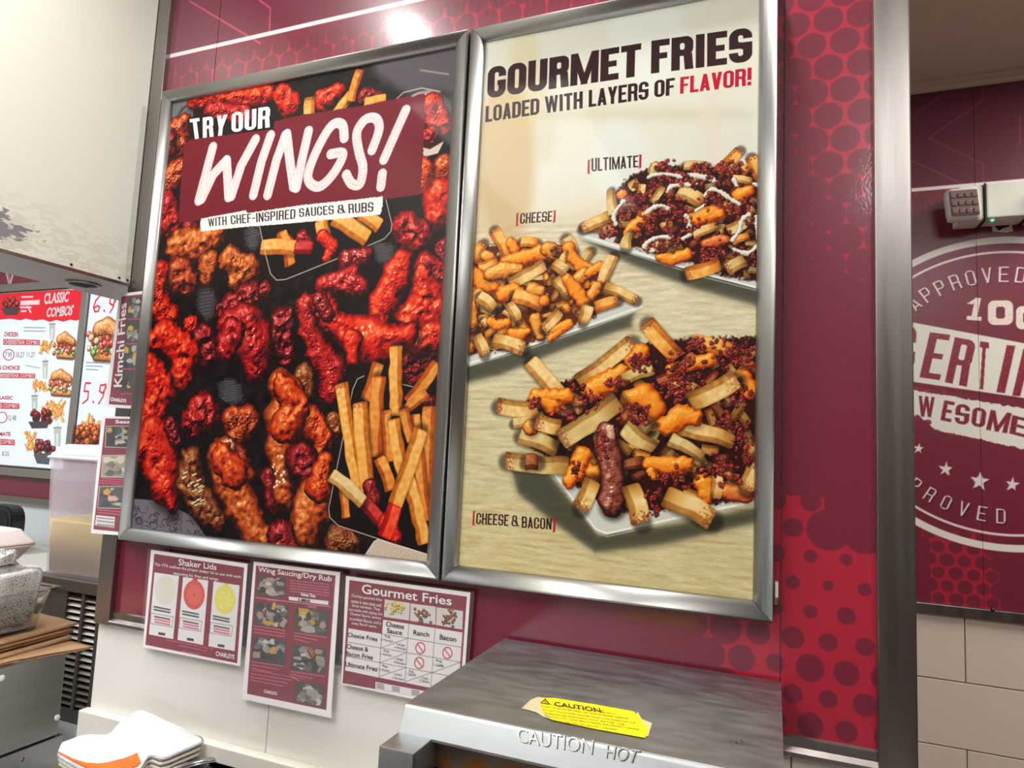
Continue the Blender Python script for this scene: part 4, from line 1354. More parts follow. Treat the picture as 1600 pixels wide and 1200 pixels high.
fr(c6, (790, 340), (820, 270), 70, FP, '', 1, taper=0.5); fr(c6, (730, 360), (810, 420), 100, FP, '1', 1, tc=(150, 90, 60))
cheese(c6, [(560, 560, 60), (620, 580, 46)], E6, pal=FOr); cheese(c6, [(960, 440, 60), (900, 490, 50)], E6, pal=FOr)
cheese(c6, [(1080, 380, 44), (1000, 430, 40)], E6)
fr(c6, (1180, 320), (1080, 560), 104, FP, '', -1, taper=0.8); fr(c6, (1140, 545), (1350, 640), 92, FP, '1', 1)
cheese(c6, [(1060, 540, 50), (1010, 620, 44)], E6, pal=FOr)
fr(c6, (1060, 700), (1210, 650), 96, FOr, '1', 1); fr(c6, (740, 490), (820, 590), 90, FP, '1', 1)
cheese(c6, [(340, 590, 70), (420, 570, 60), (460, 580, 40)], E6, gloss=0.2); fr(c6, (430, 610), (620, 680), 110, FOr, '', 1)
cheese(c6, [(650, 650, 46)], E6); cheese(c6, [(140, 600, 50), (110, 680, 40)], E6, pal=FOr)
fr(c6, (150, 620), (250, 700), 100, FP, '', 1); cheese(c6, [(830, 480, 44), (900, 570, 60), (960, 660, 50), (990, 740, 40)], E6)
fr(c6, (985, 700), (950, 810), 110, FP, '', 1, taper=0.8); cheese(c6, [(820, 710, 42)], E6)
fr(c6, (380, 680), (440, 790), 84, FP, '0', 1, tc=(150, 96, 50)); fr(c6, (170, 800), (200, 840), 60, FG, '', 1)
cheese(c6, [(230, 810, 36), (280, 840, 40), (360, 820, 36)], E6); cheese(c6, [(400, 900, 40), (460, 910, 44), (520, 890, 30)], E6)
cheese(c6, [(580, 790, 50), (600, 860, 50), (620, 930, 36)], E6, pal=FOr); cheese(c6, [(720, 880, 40), (840, 830, 40), (700, 940, 30)], E6)
fr(c6, (760, 740), (650, 860), 90, FP, '1', 1)
fr(c6, (270, 960), (470, 1020), 116, FP, '1', 1, tc=(150, 90, 40)); fr(c6, (130, 930), (180, 1060), 92, FP, '1', 1)
cheese(c6, [(60, 1020, 50)], E6, pal=FOr); cheese(c6, [(80, 700, 50), (90, 820, 50)], E6, pal=FOr)

# plate 3: cheese & bacon
plate([(850, 700), (867, 739), (932, 829), (946, 835), (1195, 782), (1195, 740), (1000, 720)], [(867, 741), (895, 780), (930, 826), (948, 833), (1060, 808), (1195, 779)],
      [(800, 735), (850, 730), (880, 770), (935, 836), (1050, 820), (1195, 790), (1195, 812), (1030, 850), (930, 862), (860, 812), (810, 770)])
pile([(800, 640), (850, 605), (900, 590), (960, 550), (1010, 535), (1060, 530), (1195, 525), (1195, 778), (1130, 785), (1010, 800), (965, 800), (900, 760), (870, 722), (830, 700)], (80, 26, 18))
filler([(830, 640), (900, 600), (970, 560), (1190, 545), (1190, 765), (1000, 790), (960, 790), (880, 720)], 100, (18, 34), (12, 18), [FOr, [tuple(int(v_ * .8) for v_ in c_) for c_ in FP], [(40, 12, 8), (110, 34, 18), (150, 60, 30), (190, 96, 50), (220, 150, 100)]])
fr(c7, (240, 265), (395, 450), 92, FP, '', 1, F7); fr(c7, (735, 160), (500, 340), 92, FP, '0', -1, F7); fr(c7, (845, 60), (980, 210), 92, FOr, '0', -1, F7)
cheese(c7, [(800, 200, 50), (760, 250, 46)], F7); fr(c7, (1090, 150), (1270, 190), 84, FOr, '', 1, F7)
cheese(c7, [(340, 470, 50), (260, 430, 40), (420, 430, 40)], F7)
fr(c7, (250, 500), (75, 480), 92, FP, '1', -1, F7); fr(c7, (150, 570), (260, 560), 60, FG, '', 1, F7)
cheese(c7, [(560, 390, 60), (640, 350, 60), (700, 300, 40)], F7); fr(c7, (850, 290), (700, 350), 70, FG, '', 1, F7)
cheese(c7, [(1160, 240, 40), (960, 290, 30)], F7)
crumbs(c7, [(850, 200, 1150, 340), (1000, 120, 1180, 240), (1160, 130, 1400, 330), (700, 200, 860, 300), (1250, 110, 1400, 260), (850, 300, 1150, 420)], 230)
cheese(c7, [(740, 440, 50), (820, 430, 70), (880, 490, 56)], F7, gloss=0.2); cheese(c7, [(1330, 330, 44), (1370, 400, 50)], F7)
crumbs(c7, [(900, 360, 1100, 480), (1200, 330, 1400, 520)], 60)
fr(c7, (1080, 450), (1280, 350), 108, FP, '1', -1, F7, (170, 110, 60))
fr(c7, (190, 640), (350, 700), 92, FG, '', 1, F7); cheese(c7, [(230, 590, 44)], F7, pal=FOr)
fr(c7, (370, 590), (270, 560), 92, FP, '1', -1, F7)
fr(c7, (400, 790), (125, 765), 100, FG, '1', -1, F7, (134, 64, 36))
fr(c7, (210, 770), (260, 772), 86, BRN, '', 1, F7)
cheese(c7, [(500, 740, 50), (470, 820, 46), (430, 870, 40)], F7); cheese(c7, [(560, 830, 50)], F7)
fr(c7, (660, 470), (410, 640), 118, FG, '1', -1, F7, (140, 84, 50))
crumbs(c7, [(400, 330, 620, 460), (440, 400, 620, 530), (200, 430, 300, 500), (330, 490, 460, 550), (580, 310, 740, 380)], 80)
fr(c7, (730, 600), (860, 690), 100, FG, '', -1, F7, taper=0.7)
crumbs(c7, [(690, 460, 880, 590), (1140, 500, 1340, 640), (1120, 730, 1330, 900)], 130)
fr(c7, (1000, 590), (1260, 660), 112, FP, '', 1, F7, taper=0.7); cheese(c7, [(950, 580, 60), (1010, 530, 60), (1080, 540, 50)], F7, gloss=0.2)
fr(c7, (970, 660), (1110, 740), 84, FG, '', 1, F7, taper=0.7); fr(c7, (700, 800), (810, 770), 64, BRN, '', 1, F7)
cr.wing([(*c7(620, 620), 17), (*c7(640, 740), 20), (*c7(660, 860), 21), (*c7(650, 990), 21)], [(30, 8, 8), (84, 30, 24), (128, 58, 42), (158, 92, 74), (206, 160, 150)], bump=0.08, gloss=0.5)
cr.wing([(*c7(640, 600), 8), (*c7(650, 640), 6)], [(120, 60, 50), (160, 110, 80), (200, 150, 120), (220, 190, 160), (240, 220, 200)], shadow=0)
crumbs(c7, [(560, 600, 640, 760), (430, 770, 520, 860)], 26)
fr(c7, (545, 880), (490, 1000), 100, FP, '1', 1, F7); fr(c7, (750, 910), (800, 1070), 110, FP, '1', 1, F7)
cheese(c7, [(850, 780, 40), (950, 790, 50), (1040, 780, 40)], F7); cheese(c7, [(855, 820, 26), (870, 850, 18)], F7, shadow=0)
cheese(c7, [(1130, 880, 50), (1150, 940, 50)], F7); cheese(c7, [(1250, 930, 44), (1350, 940, 44)], F7, pal=[(90, 24, 8), (160, 64, 22), (200, 100, 40), (220, 130, 60), (240, 180, 110)])
fr(c7, (1200, 850), (1190, 950), 60, FP, '', 1, F7); fr(c7, (1400, 760), (1350, 900), 90, FP, '1', 1, F7)
crumbs(c7, [(880, 780, 1120, 920), (1120, 730, 1330, 900), (1330, 700, 1400, 800), (830, 880, 920, 1060), (1280, 560, 1400, 720)], 150)
fr(c7, (950, 960), (1150, 1060), 124, FP, '1', 1, F7, (150, 84, 34))

DK = (46, 18, 22)
b4 = lambda x, y: (740 + x / 3.478, 20 + y / 3.478)
for s_, q, c_ in (('GOURMET', [(78, 298), (910, 165), (905, 342), (72, 465)], DK), ('FRIES', [(965, 152), (1512, 78), (1512, 262), (962, 330)], DK)):
    word(cr, s_, [b4(*p_) for p_ in q], c_, 0.60, 0.235, 0.055)
for s_, q, c_ in (('LOADED', [(66, 508), (357, 462), (355, 550), (63, 594)], DK), ('WITH', [(386, 455), (593, 425), (591, 518), (388, 545)], DK), ('LAYERS', [(625, 420), (950, 370), (948, 468), (624, 512)], DK),
                  ('OF', [(982, 368), (1093, 352), (1090, 445), (980, 460)], DK), ('FLAVOR!', [(1122, 350), (1510, 296), (1508, 392), (1120, 440)], (184, 14, 48))):
    word(cr, s_, [b4(*p_) for p_ in q], c_, 0.52, 0.185, 0.06)
for s_, q in (('ULTIMATE', [(640, 790), (893, 780 - 5), (893, 838), (640, 862)]),):
    word(cr, s_, [b4(*p_) for p_ in q], DK, 0.46, 0.14, 0.08)
for s_, q in (('[', [b4(620, 800), b4(636, 797), b4(634, 872), b4(618, 875)]), (']', [b4(893, 772), b4(911, 770), b4(909, 842), b4(891, 845)]),
              ('[', [(807, 333), (811, 332), (810, 352), (806, 353)]), (']', [(864, 329), (868, 328), (867, 347), (863, 348)]),
              ('[', [(739, 798), (743, 798), (742, 821), (738, 820)]), (']', [(863, 809), (868, 810), (867, 831), (862, 831)])):
    word(cr, s_, q, (176, 20, 44), 0.22, 0.07)
word(cr, 'CHEESE', [(813, 333), (863, 329.5), (862, 345.5), (812, 349.5)], DK, 0.46, 0.14, 0.08)
word(cr, 'CHEESE', [(744.5, 801), (795, 804), (794, 821.5), (743.5, 818)], DK, 0.46, 0.14, 0.08)
word(cr, '&', [(799, 805), (811, 806), (810, 822), (799, 821.5)], DK, 0.5, 0.14)
word(cr, 'BACON', [(815, 806.5), (862, 810), (861, 827), (815, 824)], DK, 0.46, 0.14, 0.08)


def poster(label, x0, x1, cv, pname, glossy):
    t = thing('poster_frame', label, 'framed poster', ((x0 + x1) / 2, WP, PZ0), 'snap frames of posters on the printed wall')
    prof = [(0.0, 0.0290), (0.0, 0.0035), (0.0012, 0.0012), (0.0035, 0.0004), (0.008, 0.0), (0.014, 0.0001), (0.020, 0.0012), (0.0245, 0.0035), (0.0262, 0.0062), (0.0268, 0.0098)]
    cs = [(x0, PZ1, 1, -1), (x1, PZ1, -1, -1), (x1, PZ0, -1, 1), (x0, PZ0, 1, 1)]
    for i in range(4):
        a, b_ = cs[i], cs[(i + 1) % 4]
        bm = bmesh.new()
        dx, dz = (b_[0] - a[0]), (b_[1] - a[1])
        L = math.hypot(dx, dz); dx, dz = dx / L * 0.00035, dz / L * 0.00035
        r1 = [bm.verts.new((a[0] + a[2] * t_ + dx, y, a[1] + a[3] * t_ + dz)) for t_, y in prof]
        r2 = [bm.verts.new((b_[0] + b_[2] * t_ - dx, y, b_[1] + b_[3] * t_ - dz)) for t_, y in prof]
        for j in range(len(prof) - 1):
            f = bm.faces.new((r1[j], r1[j + 1], r2[j + 1], r2[j])); f.smooth = 1 <= j <= 7
        bm.faces.new(r1); bm.faces.new(r2[::-1])
        bmesh.ops.recalc_face_normals(bm, faces=bm.faces)
        link('rail', bm, M['alu'], t)
    sheet('poster_print', print_mat(pname, cv, 0.5, coat=glossy, coat_rough=0.05, spec=0.12), t, cv)
    bx('backing', M['dark'], t, x0 + 0.003, x1 - 0.003, PY + 0.002, 0.0285, PZ0 + 0.003, PZ1 - 0.003)
    return t


poster('framed poster of red chicken wings reading Try our wings', LX0, LX1, cl, 'wings_print', 0.15)
pr2 = poster('framed poster of loaded fries on plates reading Gourmet fries', RX0, RX1, cr, 'fries_print', 0.12)
bx('hinge_tab', M['white_plastic'], pr2, 1.2445, 1.2490, 0.010, 0.022, 1.383, 1.404, 0.001)
bx('hinge_tab', M['alu'], pr2, 1.2435, 1.2485, 0.010, 0.024, 1.374, 1.3825, 0.001)

# ================================================================== INSTRUCTION SHEETS TAPED BELOW AND BESIDE THE POSTERS
M['film'] = mat('clear_film', (255, 255, 255), 0.10, Alpha=0.06)
SHEETP = [(238, 234, 236)]


def scaled(sx, ox, oy): return lambda x, y: (ox + x / sx, oy + y / sx)


def inst_sheet(name, label, Y, paper, maroon, ppm, paint, film=1.03, group=None):
    """paper, maroon: photo corners tl tr br bl on the plane y = Y"""
    P = [onY(Y, *q) for q in paper]
    xs, zs = [p_[0] for p_ in P], [p_[2] for p_ in P]
    cv = Cv(Y, min(xs) - 0.004, max(xs) + 0.004, min(zs) - 0.004, max(zs) + 0.004, ppm, (238, 234, 236))
    cv.poly(maroon, (126, 22, 48), 1, 1.0)
    paint(cv)
    t = thing(name, label, 'sign', P[3], group)
    sheet('printed_paper', print_mat(name + '_print', cv, 0.45, coat=0.5, coat_rough=0.15), t, cv, [(p_[0], p_[2]) for p_ in P])
    c = (sum(xs) / 4, sum(zs) / 4)
    F = [(c[0] + (p_[0] - c[0]) * film + (0.004 if p_[0] > c[0] else -0.004), c[1] + (p_[2] - c[1]) * film) for p_ in P]
    F = [(x, min(z, P[i][2] + 0.003) if i < 2 else z) for i, (x, z) in enumerate(F)]
    bm = bmesh.new()
    bm.faces.new([bm.verts.new((x, Y - 0.0005, z)) for x, z in F])
    link('laminate_film', bm, M['film'], t)
    return t, cv


def thumb(cv, quad, tones, n=14, seed=1):
    """a small printed photograph: overlapping irregular patches"""
    rnd = random.Random(seed)
    cv.poly(quad, tones[0], 1, 0.6)
    q = quad
    for k in range(n):
        c_ = tones[rnd.randrange(len(tones))]
        u0, v0 = rnd.random() * 0.8 + 0.1, rnd.random() * 0.8 + 0.1
        du, dv = rnd.uniform(0.08, 0.26), rnd.uniform(0.08, 0.26)
        ang = rnd.uniform(0, 6.28)
        pts = []
        for i in range(5):
            a = ang + i * 1.2566
            uu, vv = min(0.98, max(0.02, u0 + du * math.cos(a) * rnd.uniform(.6, 1.2))), min(0.98, max(0.02, v0 + dv * math.sin(a) * rnd.uniform(.6, 1.2)))
            tx = q[0][0] * (1 - uu) + q[1][0] * uu; ty = q[0][1] * (1 - uu) + q[1][1] * uu
            bx_ = q[3][0] * (1 - uu) + q[2][0] * uu; by_ = q[3][1] * (1 - uu) + q[2][1] * uu
            pts.append((tx * (1 - vv) + bx_ * vv, ty * (1 - vv) + by_ * vv))
        cv.poly(pts, c_, 0.9, 0.8)


KIT = [(60, 58, 60), (140, 138, 138), (196, 194, 192), (30, 28, 30), (110, 106, 106), (168, 164, 162), (84, 82, 84), (44, 42, 44), (150, 142, 136), (124, 118, 116), (206, 150, 50), (176, 140, 124)]


def tline(cv, x0, y0, x1, y1, w=1.6, col=(214, 150, 164), al=0.75, seed=0):
    """a line of print too small to read: dashes of words"""
    rnd = random.Random(seed + int(x0 * 7 + y0 * 13))
    t = 0.0
    while t < 1:
        e = min(1, t + rnd.uniform(0.05, 0.16))
        cv.stroke([(x0 + (x1 - x0) * t, y0 + (y1 - y0) * t), (x0 + (x1 - x0) * e, y0 + (y1 - y0) * e)], w, col, al, soft=1.2)
        t = e + 0.03


def T(s, q, Y, off=0.0): return (s, [onY(Y, *p_) for p_ in q], off)


def bl(f, x0, y0, x1, y1, h, sl_):
    """text box in zoom coordinates: start, width end, height, slope"""
    return [f(x0, y0), f(x1, y0 + sl_ * (x1 - x0)), f(x1, y1 + sl_ * (x1 - x0)), f(x0, y1)]


SY = 0.0145
# --- Shaker Lids
s1 = scaled(5.715, 200, 840)


def paint_shaker(cv):
    for (tl, tr, br, bl_), colr, kind in (((((235, 308), (455, 340), (402, 905), (185, 862))), (216, 212, 200), 0), ((((490, 348), (716, 380), (668, 958), (440, 912))), (212, 70, 60), 1), ((((762, 388), (995, 425), (950, 1012), (715, 968))), (224, 214, 96), 2)):
        cv.poly([s1(*tl), s1(*tr), s1(*br), s1(*bl_)], (224, 222, 224), 1, 0.8)
        mx = (tl[0] + tr[0] + bl_[0] * 0.6 + br[0] * 0.6) / 3.2
        cy_ = (tl[1] + tr[1]) / 2 + 145
        cx2 = (tl[0] + tr[0]) / 2 - 14
        X_, Y_ = s1(cx2, cy_)
        if kind == 1: cv.ell(X_ + 1.5, Y_ - 23, 4, 4, (190, 50, 44))
        if kind == 2: cv.ell(X_ + 1.5, Y_ - 23, 4, 2.5, (224, 190, 90))
        cv.ell(X_, Y_, 16.5, 23, colr, 1, 0.8)
        if kind == 1:
            for r_ in np.arange(2.5, 13.5, 2.2):
                n_ = int(r_ * 2.8)
                for k in range(n_):
                    a = 6.283 * k / n_
                    cv.ell(X_ + r_ * math.cos(a) * 0.98, Y_ + r_ * 1.3 * math.sin(a), 0.5, 0.6, (240, 190, 180), 0.9, 0.6)
            cv.ell(X_, Y_, 2, 2.6, (190, 44, 44))
        if kind == 2:
            for k in range(46):
                a, r_ = random.uniform(0, 6.28), 12 * math.sqrt(random.random())
                cv.ell(X_ + r_ * math.cos(a), Y_ + r_ * 1.35 * math.sin(a), 0.9, 0.9, (240, 234, 150), 0.8, 0.8)
        x0, y0 = bl_[0] + (tl[0] - bl_[0]) * 0.32 + 12, cy_ + 168
        w_ = 190
        for k in range(2): tline(cv, *s1(x0 + 18, y0 - 22 + k * 25), *s1(x0 + w_ - 30, y0 + 6 + k * 25), 2.0, (50, 44, 50), 0.9, k)
        q = [s1(x0 - 6, y0 + 36), s1(x0 + w_, y0 + 68), s1(x0 + w_ - 12, y0 + 160), s1(x0 - 14, y0 + 128)]
        for i in range(4): cv.stroke([q[i], q[(i + 1) % 4]], 0.8, (110, 90, 100), 0.9)
        for k in range(3): tline(cv, *s1(x0 + 24, y0 + 66 + k * 24), *s1(x0 + w_ - 30, y0 + 92 + k * 24), 1.9, (70, 30, 50) if k == 0 else (196, 70, 96), 0.85, k)
        qx, qy_ = x0 + 66, bl_[1] - 6
        cv.poly([s1(qx - 8, qy_ - 14), s1(qx + 52, qy_ - 4), s1(qx + 50, qy_ + 18), s1(qx - 10, qy_ + 8)], (40, 34, 40))
    for k, (a_, b_) in enumerate(((345, 760), (455, 700), (470, 640))):
        tline(cv, *s1(a_, 912 + k * 52 - k * 3), *s1(b_, 912 + k * 48 + (b_ - a_) * 0.2), 1.5, (206, 140, 156), 0.6, k)


t1, c1 = inst_sheet('instruction_sheet', 'laminated Shaker Lids sheet with three round lid pictures', SY,
                    [(236, 859), (387, 881), (375, 1041), (223, 1011)], [(241, 865), (381, 886.5), (370, 1036), (227, 1007)], 1500, paint_shaker, group='laminated instruction sheets around the posters')
lettering([T('Shaker Lids', [s1(455, 188), s1(795, 240), s1(792, 290), s1(455, 246)], SY, 0.014),
           T('This VTA outlines the proper shaker lid to use with each', [s1(240, 222), s1(1012, 338), s1(1010, 370), s1(238, 258)], SY, 0.0),
           T('seasoning for fries and wings.', [s1(410, 300), s1(815, 358), s1(812, 392), s1(408, 338)], SY, 0.0),
           T('CHARLEYS', [s1(790, 1012), s1(955, 1046), s1(950, 1086), s1(785, 1054)], SY, 0.02)], M['ink_white'], t1)

# --- Wing Saucing / Dry Rub
s2 = scaled(4.444, 370, 860)


def paint_wing(cv):
    for i, q in enumerate((((145, 170), (342, 195), (332, 330), (136, 305)), ((125, 355), (362, 378), (350, 545), (120, 515)), ((402, 390), (645, 420), (632, 592), (396, 560)),
                           ((112, 592), (340, 620), (332, 800), (104, 760)), ((388, 650), (625, 680), (610, 860), (378, 825)), ((404, 902), (614, 940), (598, 1085), (398, 1045)))):
        thumb(cv, [s2(*p_) for p_ in q], KIT, 26, 40 + i)
    q = [s2(250, 360), s2(272, 362), s2(262, 410), s2(238, 408)]
    cv.poly(q, (226, 160, 30), 0.9)
    cv.wing([(*s2(515, 700), 6), (*s2(530, 730), 5)], BRN, shadow=0)
    cv.poly([s2(360, 318), s2(636, 350), s2(634, 378), s2(360, 342)], (226, 218, 222), 1, 0.8)
    cv.stroke([s2(130, 325), s2(650, 390)], 0.8, (220, 190, 200)); cv.stroke([s2(100, 828), s2(470, 890)], 0.7, (206, 150, 166), 0.8)
    for k in range(5): tline(cv, *s2(370, 205 + k * 19), *s2(640, 236 + k * 19), 1.2, seed=k)
    for k in range(3):
        tline(cv, *s2(118, 520 + k * 22), *s2(334, 554 + k * 22), 1.3, seed=k + 9)
        tline(cv, *s2(398, 570 + k * 20), *s2(620 - 60 * k, 602 + k * 18), 1.2, seed=k + 19)
        tline(cv, *s2(104, 770 + k * 22), *s2(320 - 40 * k, 800 + k * 22), 1.2, seed=k + 29)
        tline(cv, *s2(378, 838 + k * 18), *s2(610 - 90 * k, 872 + k * 14), 1.2, seed=k + 39)
        tline(cv, *s2(98, 852 + k * 22), *s2(380 - 30 * k, 898 + k * 20), 1.2, seed=k + 49)


t2, c2 = inst_sheet('instruction_sheet', 'laminated Wing Saucing/Dry Rub sheet with six small kitchen photos', SY,
                    [(396.5, 877.5), (531.5, 894), (517, 1122), (378, 1092)], [(400, 883.5), (524, 899), (509.5, 1108.5), (386, 1083)], 1500, paint_wing, group='laminated instruction sheets around the posters')
lettering([T('Wing Saucing/Dry Rub', [s2(152, 112), s2(662, 178), s2(660, 228), s2(150, 158)], SY, 0.014),
           T('Reheat Time', [s2(450, 292), s2(548, 304), s2(546, 328), s2(448, 314)], SY, 0.02),
           T('CHARLEYS', [s2(192, 964), s2(282, 984), s2(280, 1006), s2(190, 988)], SY, 0.02)], M['ink_white'], t2)
lettering([T('6 MINS', [s2(428, 330), s2(512, 340), s2(510, 362), s2(426, 350)], SY, 0.02)], M['ink_dark'], t2)
lettering([T('DRY RUB', [s2(216, 334), s2(276, 341), s2(275, 355), s2(215, 348)], SY), T('SAUCED', [s2(498, 380), s2(555, 387), s2(554, 402), s2(497, 395)], SY)], M['ink_pink'], t2)

# --- Gourmet Fries chart
s3 = scaled(5.218, 530, 880)
G = lambda u, v: s3(350 + u * 655 - v * 30 * 1.0, 0)
CW = (226, 222, 224)


def lerp4(q, u, v):
    x = (q[0][0] * (1 - u) + q[1][0] * u) * (1 - v) + (q[3][0] * (1 - u) + q[2][0] * u) * v
    y = (q[0][1] * (1 - u) + q[1][1] * u) * (1 - v) + (q[3][1] * (1 - u) + q[2][1] * u) * v
    return (x, y)


CH = [(356, 458), (1003, 562), (968, 1060), (322, 930)]      # table corners in zoom
CU = [0.0, 0.325, 0.655, 1.0]
CVv = [0.0, 0.245, 0.49, 0.745, 0.985]


def paint_chart(cv):
    for q in (((370, 292), (575, 322), (568, 466), (362, 436)), ((580, 325), (786, 352), (782, 500), (574, 468)), ((792, 356), (1008, 388), (1002, 540), (786, 502))):
        cv.poly([s3(*p_) for p_ in q], (206, 202, 200), 1, 0.8)
    for cx_, cy_, pal in ((470, 375, [(60, 50, 10), (150, 120, 14), (224, 190, 30), (240, 214, 60), (250, 236, 140)]), (682, 418, BRN), (900, 440, BRN)):
        for k in range(34):
            cv.wing([(*s3(cx_ + random.gauss(0, 34), cy_ + random.gauss(0, 28)), random.uniform(1.2, 2.6))], pal, shadow=0.3)
    cv.poly([s3(*p_) for p_ in CH], CW, 1, 0.8)
    cv.poly([s3(75, 528), s3(345, 574), s3(322, 932), s3(46, 872)], CW, 1, 0.8)
    LN = (100, 90, 96)
    for u_ in CU[1:-1]: cv.stroke([s3(*lerp4(CH, u_, 0)), s3(*lerp4(CH, u_, 1))], 0.7, LN)
    for v_ in CVv[1:-1]: cv.stroke([s3(*lerp4(CH, -0.42, v_)) if v_ > .3 else s3(*lerp4(CH, 0, v_)), s3(*lerp4(CH, 1, v_))], 0.7, LN)
    cv.stroke([s3(345, 574), s3(322, 932)], 0.7, LN)
    for i in range(3):
        cv.stroke([s3(*lerp4(CH, 0, CVv[i + 2])), s3(*lerp4(CH, CU[1], CVv[i + 1]))], 0.7, LN)
    cv.stroke([s3(*lerp4(CH, CU[1], CVv[4])), s3(*lerp4(CH, CU[2], CVv[3]))], 0.7, LN)
    for i in (2, 3): cv.stroke([s3(*lerp4(CH, CU[2], CVv[i + 1])), s3(*lerp4(CH, 1, CVv[i]))], 0.7, LN)
    for cx_, cy_ in ((660, 690), (880, 730), (650, 812)):
        X_, Y_ = s3(cx_, cy_)
        pts = [(X_ + 7.2 * math.cos(a / 14 * 6.284), Y_ + 8.8 * math.sin(a / 14 * 6.284)) for a in range(15)]
        cv.stroke(pts, 1.6, (190, 44, 62)); cv.stroke([(X_ - 4.6, Y_ - 6.4), (X_ + 4.6, Y_ + 6.4)], 1.6, (190, 44, 62))
    cv.poly([s3(295, 965), s3(725, 1045), s3(710, 1100), s3(292, 1022)], CW, 1, 0.8)
    for k in range(3):
        for x in (305, 430, 590): tline(cv, *s3(x, 980 + k * 15 + (x - 300) * .19), *s3(x + 60, 990 + k * 15 + (x - 300) * .19), 1.3, (90, 80, 88), seed=k)
    for k in range(7): pass


t3, c3_ = inst_sheet('instruction_sheet', 'laminated Gourmet Fries chart with a white table, right of the sheets', SY,
                     [(540.5, 900), (735, 926), (722, 1108), (533, 1069)], [(546, 906), (729, 932), (717, 1100), (535, 1067)], 1500, paint_chart, group='laminated instruction sheets around the posters')
lettering([T('Gourmet Fries', [s3(188, 168), s3(920, 272), s3(918, 345), s3(186, 246)], SY, 0.014)] +
          [T(s_, [s3(a_, b_), s3(c_, b_ + (c_ - a_) * .15), s3(c_ - 1, b_ + 30 + (c_ - a_) * .15), s3(a_ - 1, b_ + 30)], SY) for s_, a_, b_, c_ in
           (('Charleys gourmet fries', 103, 250, 350), ('come in two sizes and', 100, 291, 345), ('three varieties. They', 106, 330, 338), ('are made with piping hot', 82, 362, 355), ('Cheese Sauce, savory', 92, 397, 345), ('crumbled Bacon, and a', 88, 436, 345), ('zesty Ranch sauce.', 104, 474, 310))],
          M['ink_white'], t3)
cq = lambda a_, b_, c_, h, k=0.16: [s3(a_, b_), s3(c_, b_ + (c_ - a_) * k), s3(c_ - 3, b_ + h + (c_ - a_) * k), s3(a_ - 3, b_ + h)]
lettering([T('Cheese', cq(385, 472, 532, 42), SY, .008), T('Sauce', cq(392, 528, 516, 38), SY, .008), T('Ranch', cq(608, 542, 736, 40), SY, .008), T('Bacon', cq(823, 578, 956, 42), SY, .008),
           T('Cheese Fries', cq(72, 562, 314, 36), SY, .008), T('Cheese &', cq(64, 656, 240, 38), SY, .008), T('Bacon Fries', cq(60, 714, 278, 38), SY, .008), T('Ultimate Fries', cq(54, 802, 314, 38), SY, .008)] +
          [T(s_, cq(a_, b_, c_, 22), SY, 0.0) for s_, a_, b_, c_ in (('Reg', 376, 584, 418), ('3 Pumps', 344, 612, 440), ('Large', 472, 648, 538), ('4 Pumps', 454, 676, 550), ('Reg', 366, 702, 408), ('2 Pumps', 336, 728, 432),
              ('Large', 462, 768, 524), ('4 Pumps', 444, 796, 540), ('Reg', 356, 826, 398), ('1 Pump', 334, 856, 414), ('Large', 452, 892, 516), ('2 Pumps', 434, 922, 530), ('Reg', 792, 782, 840), ('1 Ladle', 772, 812, 856),
              ('Reg', 572, 868, 608), ('1 Swirl', 550, 888, 624), ('Large', 674, 922, 726), ('2 Swirls', 656, 944, 738))], M['ink_dark'], t3)

# --- two sheets hanging half behind the wings poster
s4 = scaled(3.75, 0, 400)
s5 = scaled(5.217, 130, 640)


def paint_kimchi(cv):
    for i, (a_, b_, c_, d_) in enumerate(((752, 240, 850, 362), (738, 376, 845, 505), (722, 520, 840, 655), (708, 672, 836, 790))):
        thumb(cv, [s4(a_, b_), s4(c_, a_ * 0 + b_), s4(c_ - 10, d_), s4(a_ - 12, d_)], KIT[:6] + [(224, 180, 40)], 16, 70 + i)
    for k in range(4): tline(cv, *s4(745 - k * 14, 368 + k * 146), *s4(830, 366 + k * 146), 1.0)


t4, _ = inst_sheet('instruction_sheet', 'upper hanging sheet with a sideways Kimchi Fries title', 0.0300 - 0.0006 - 0.0125,
                   [(187, 459), (246, 452), (228, 640), (163, 636)], [(190, 463), (244, 457), (226, 634), (170, 631)], 1200, paint_kimchi, film=1.0, group='laminated instruction sheets around the posters')
YK = 0.0169
lettering([T('Kimchi Fries', [s4(668, 768), s4(704, 285), s4(744, 272), s4(716, 768)], YK, 0.018), T('CHARLEYS', [s4(650, 828), s4(742, 838), s4(740, 860), s4(648, 850)], YK, 0.05)], M['ink_white'], t4)


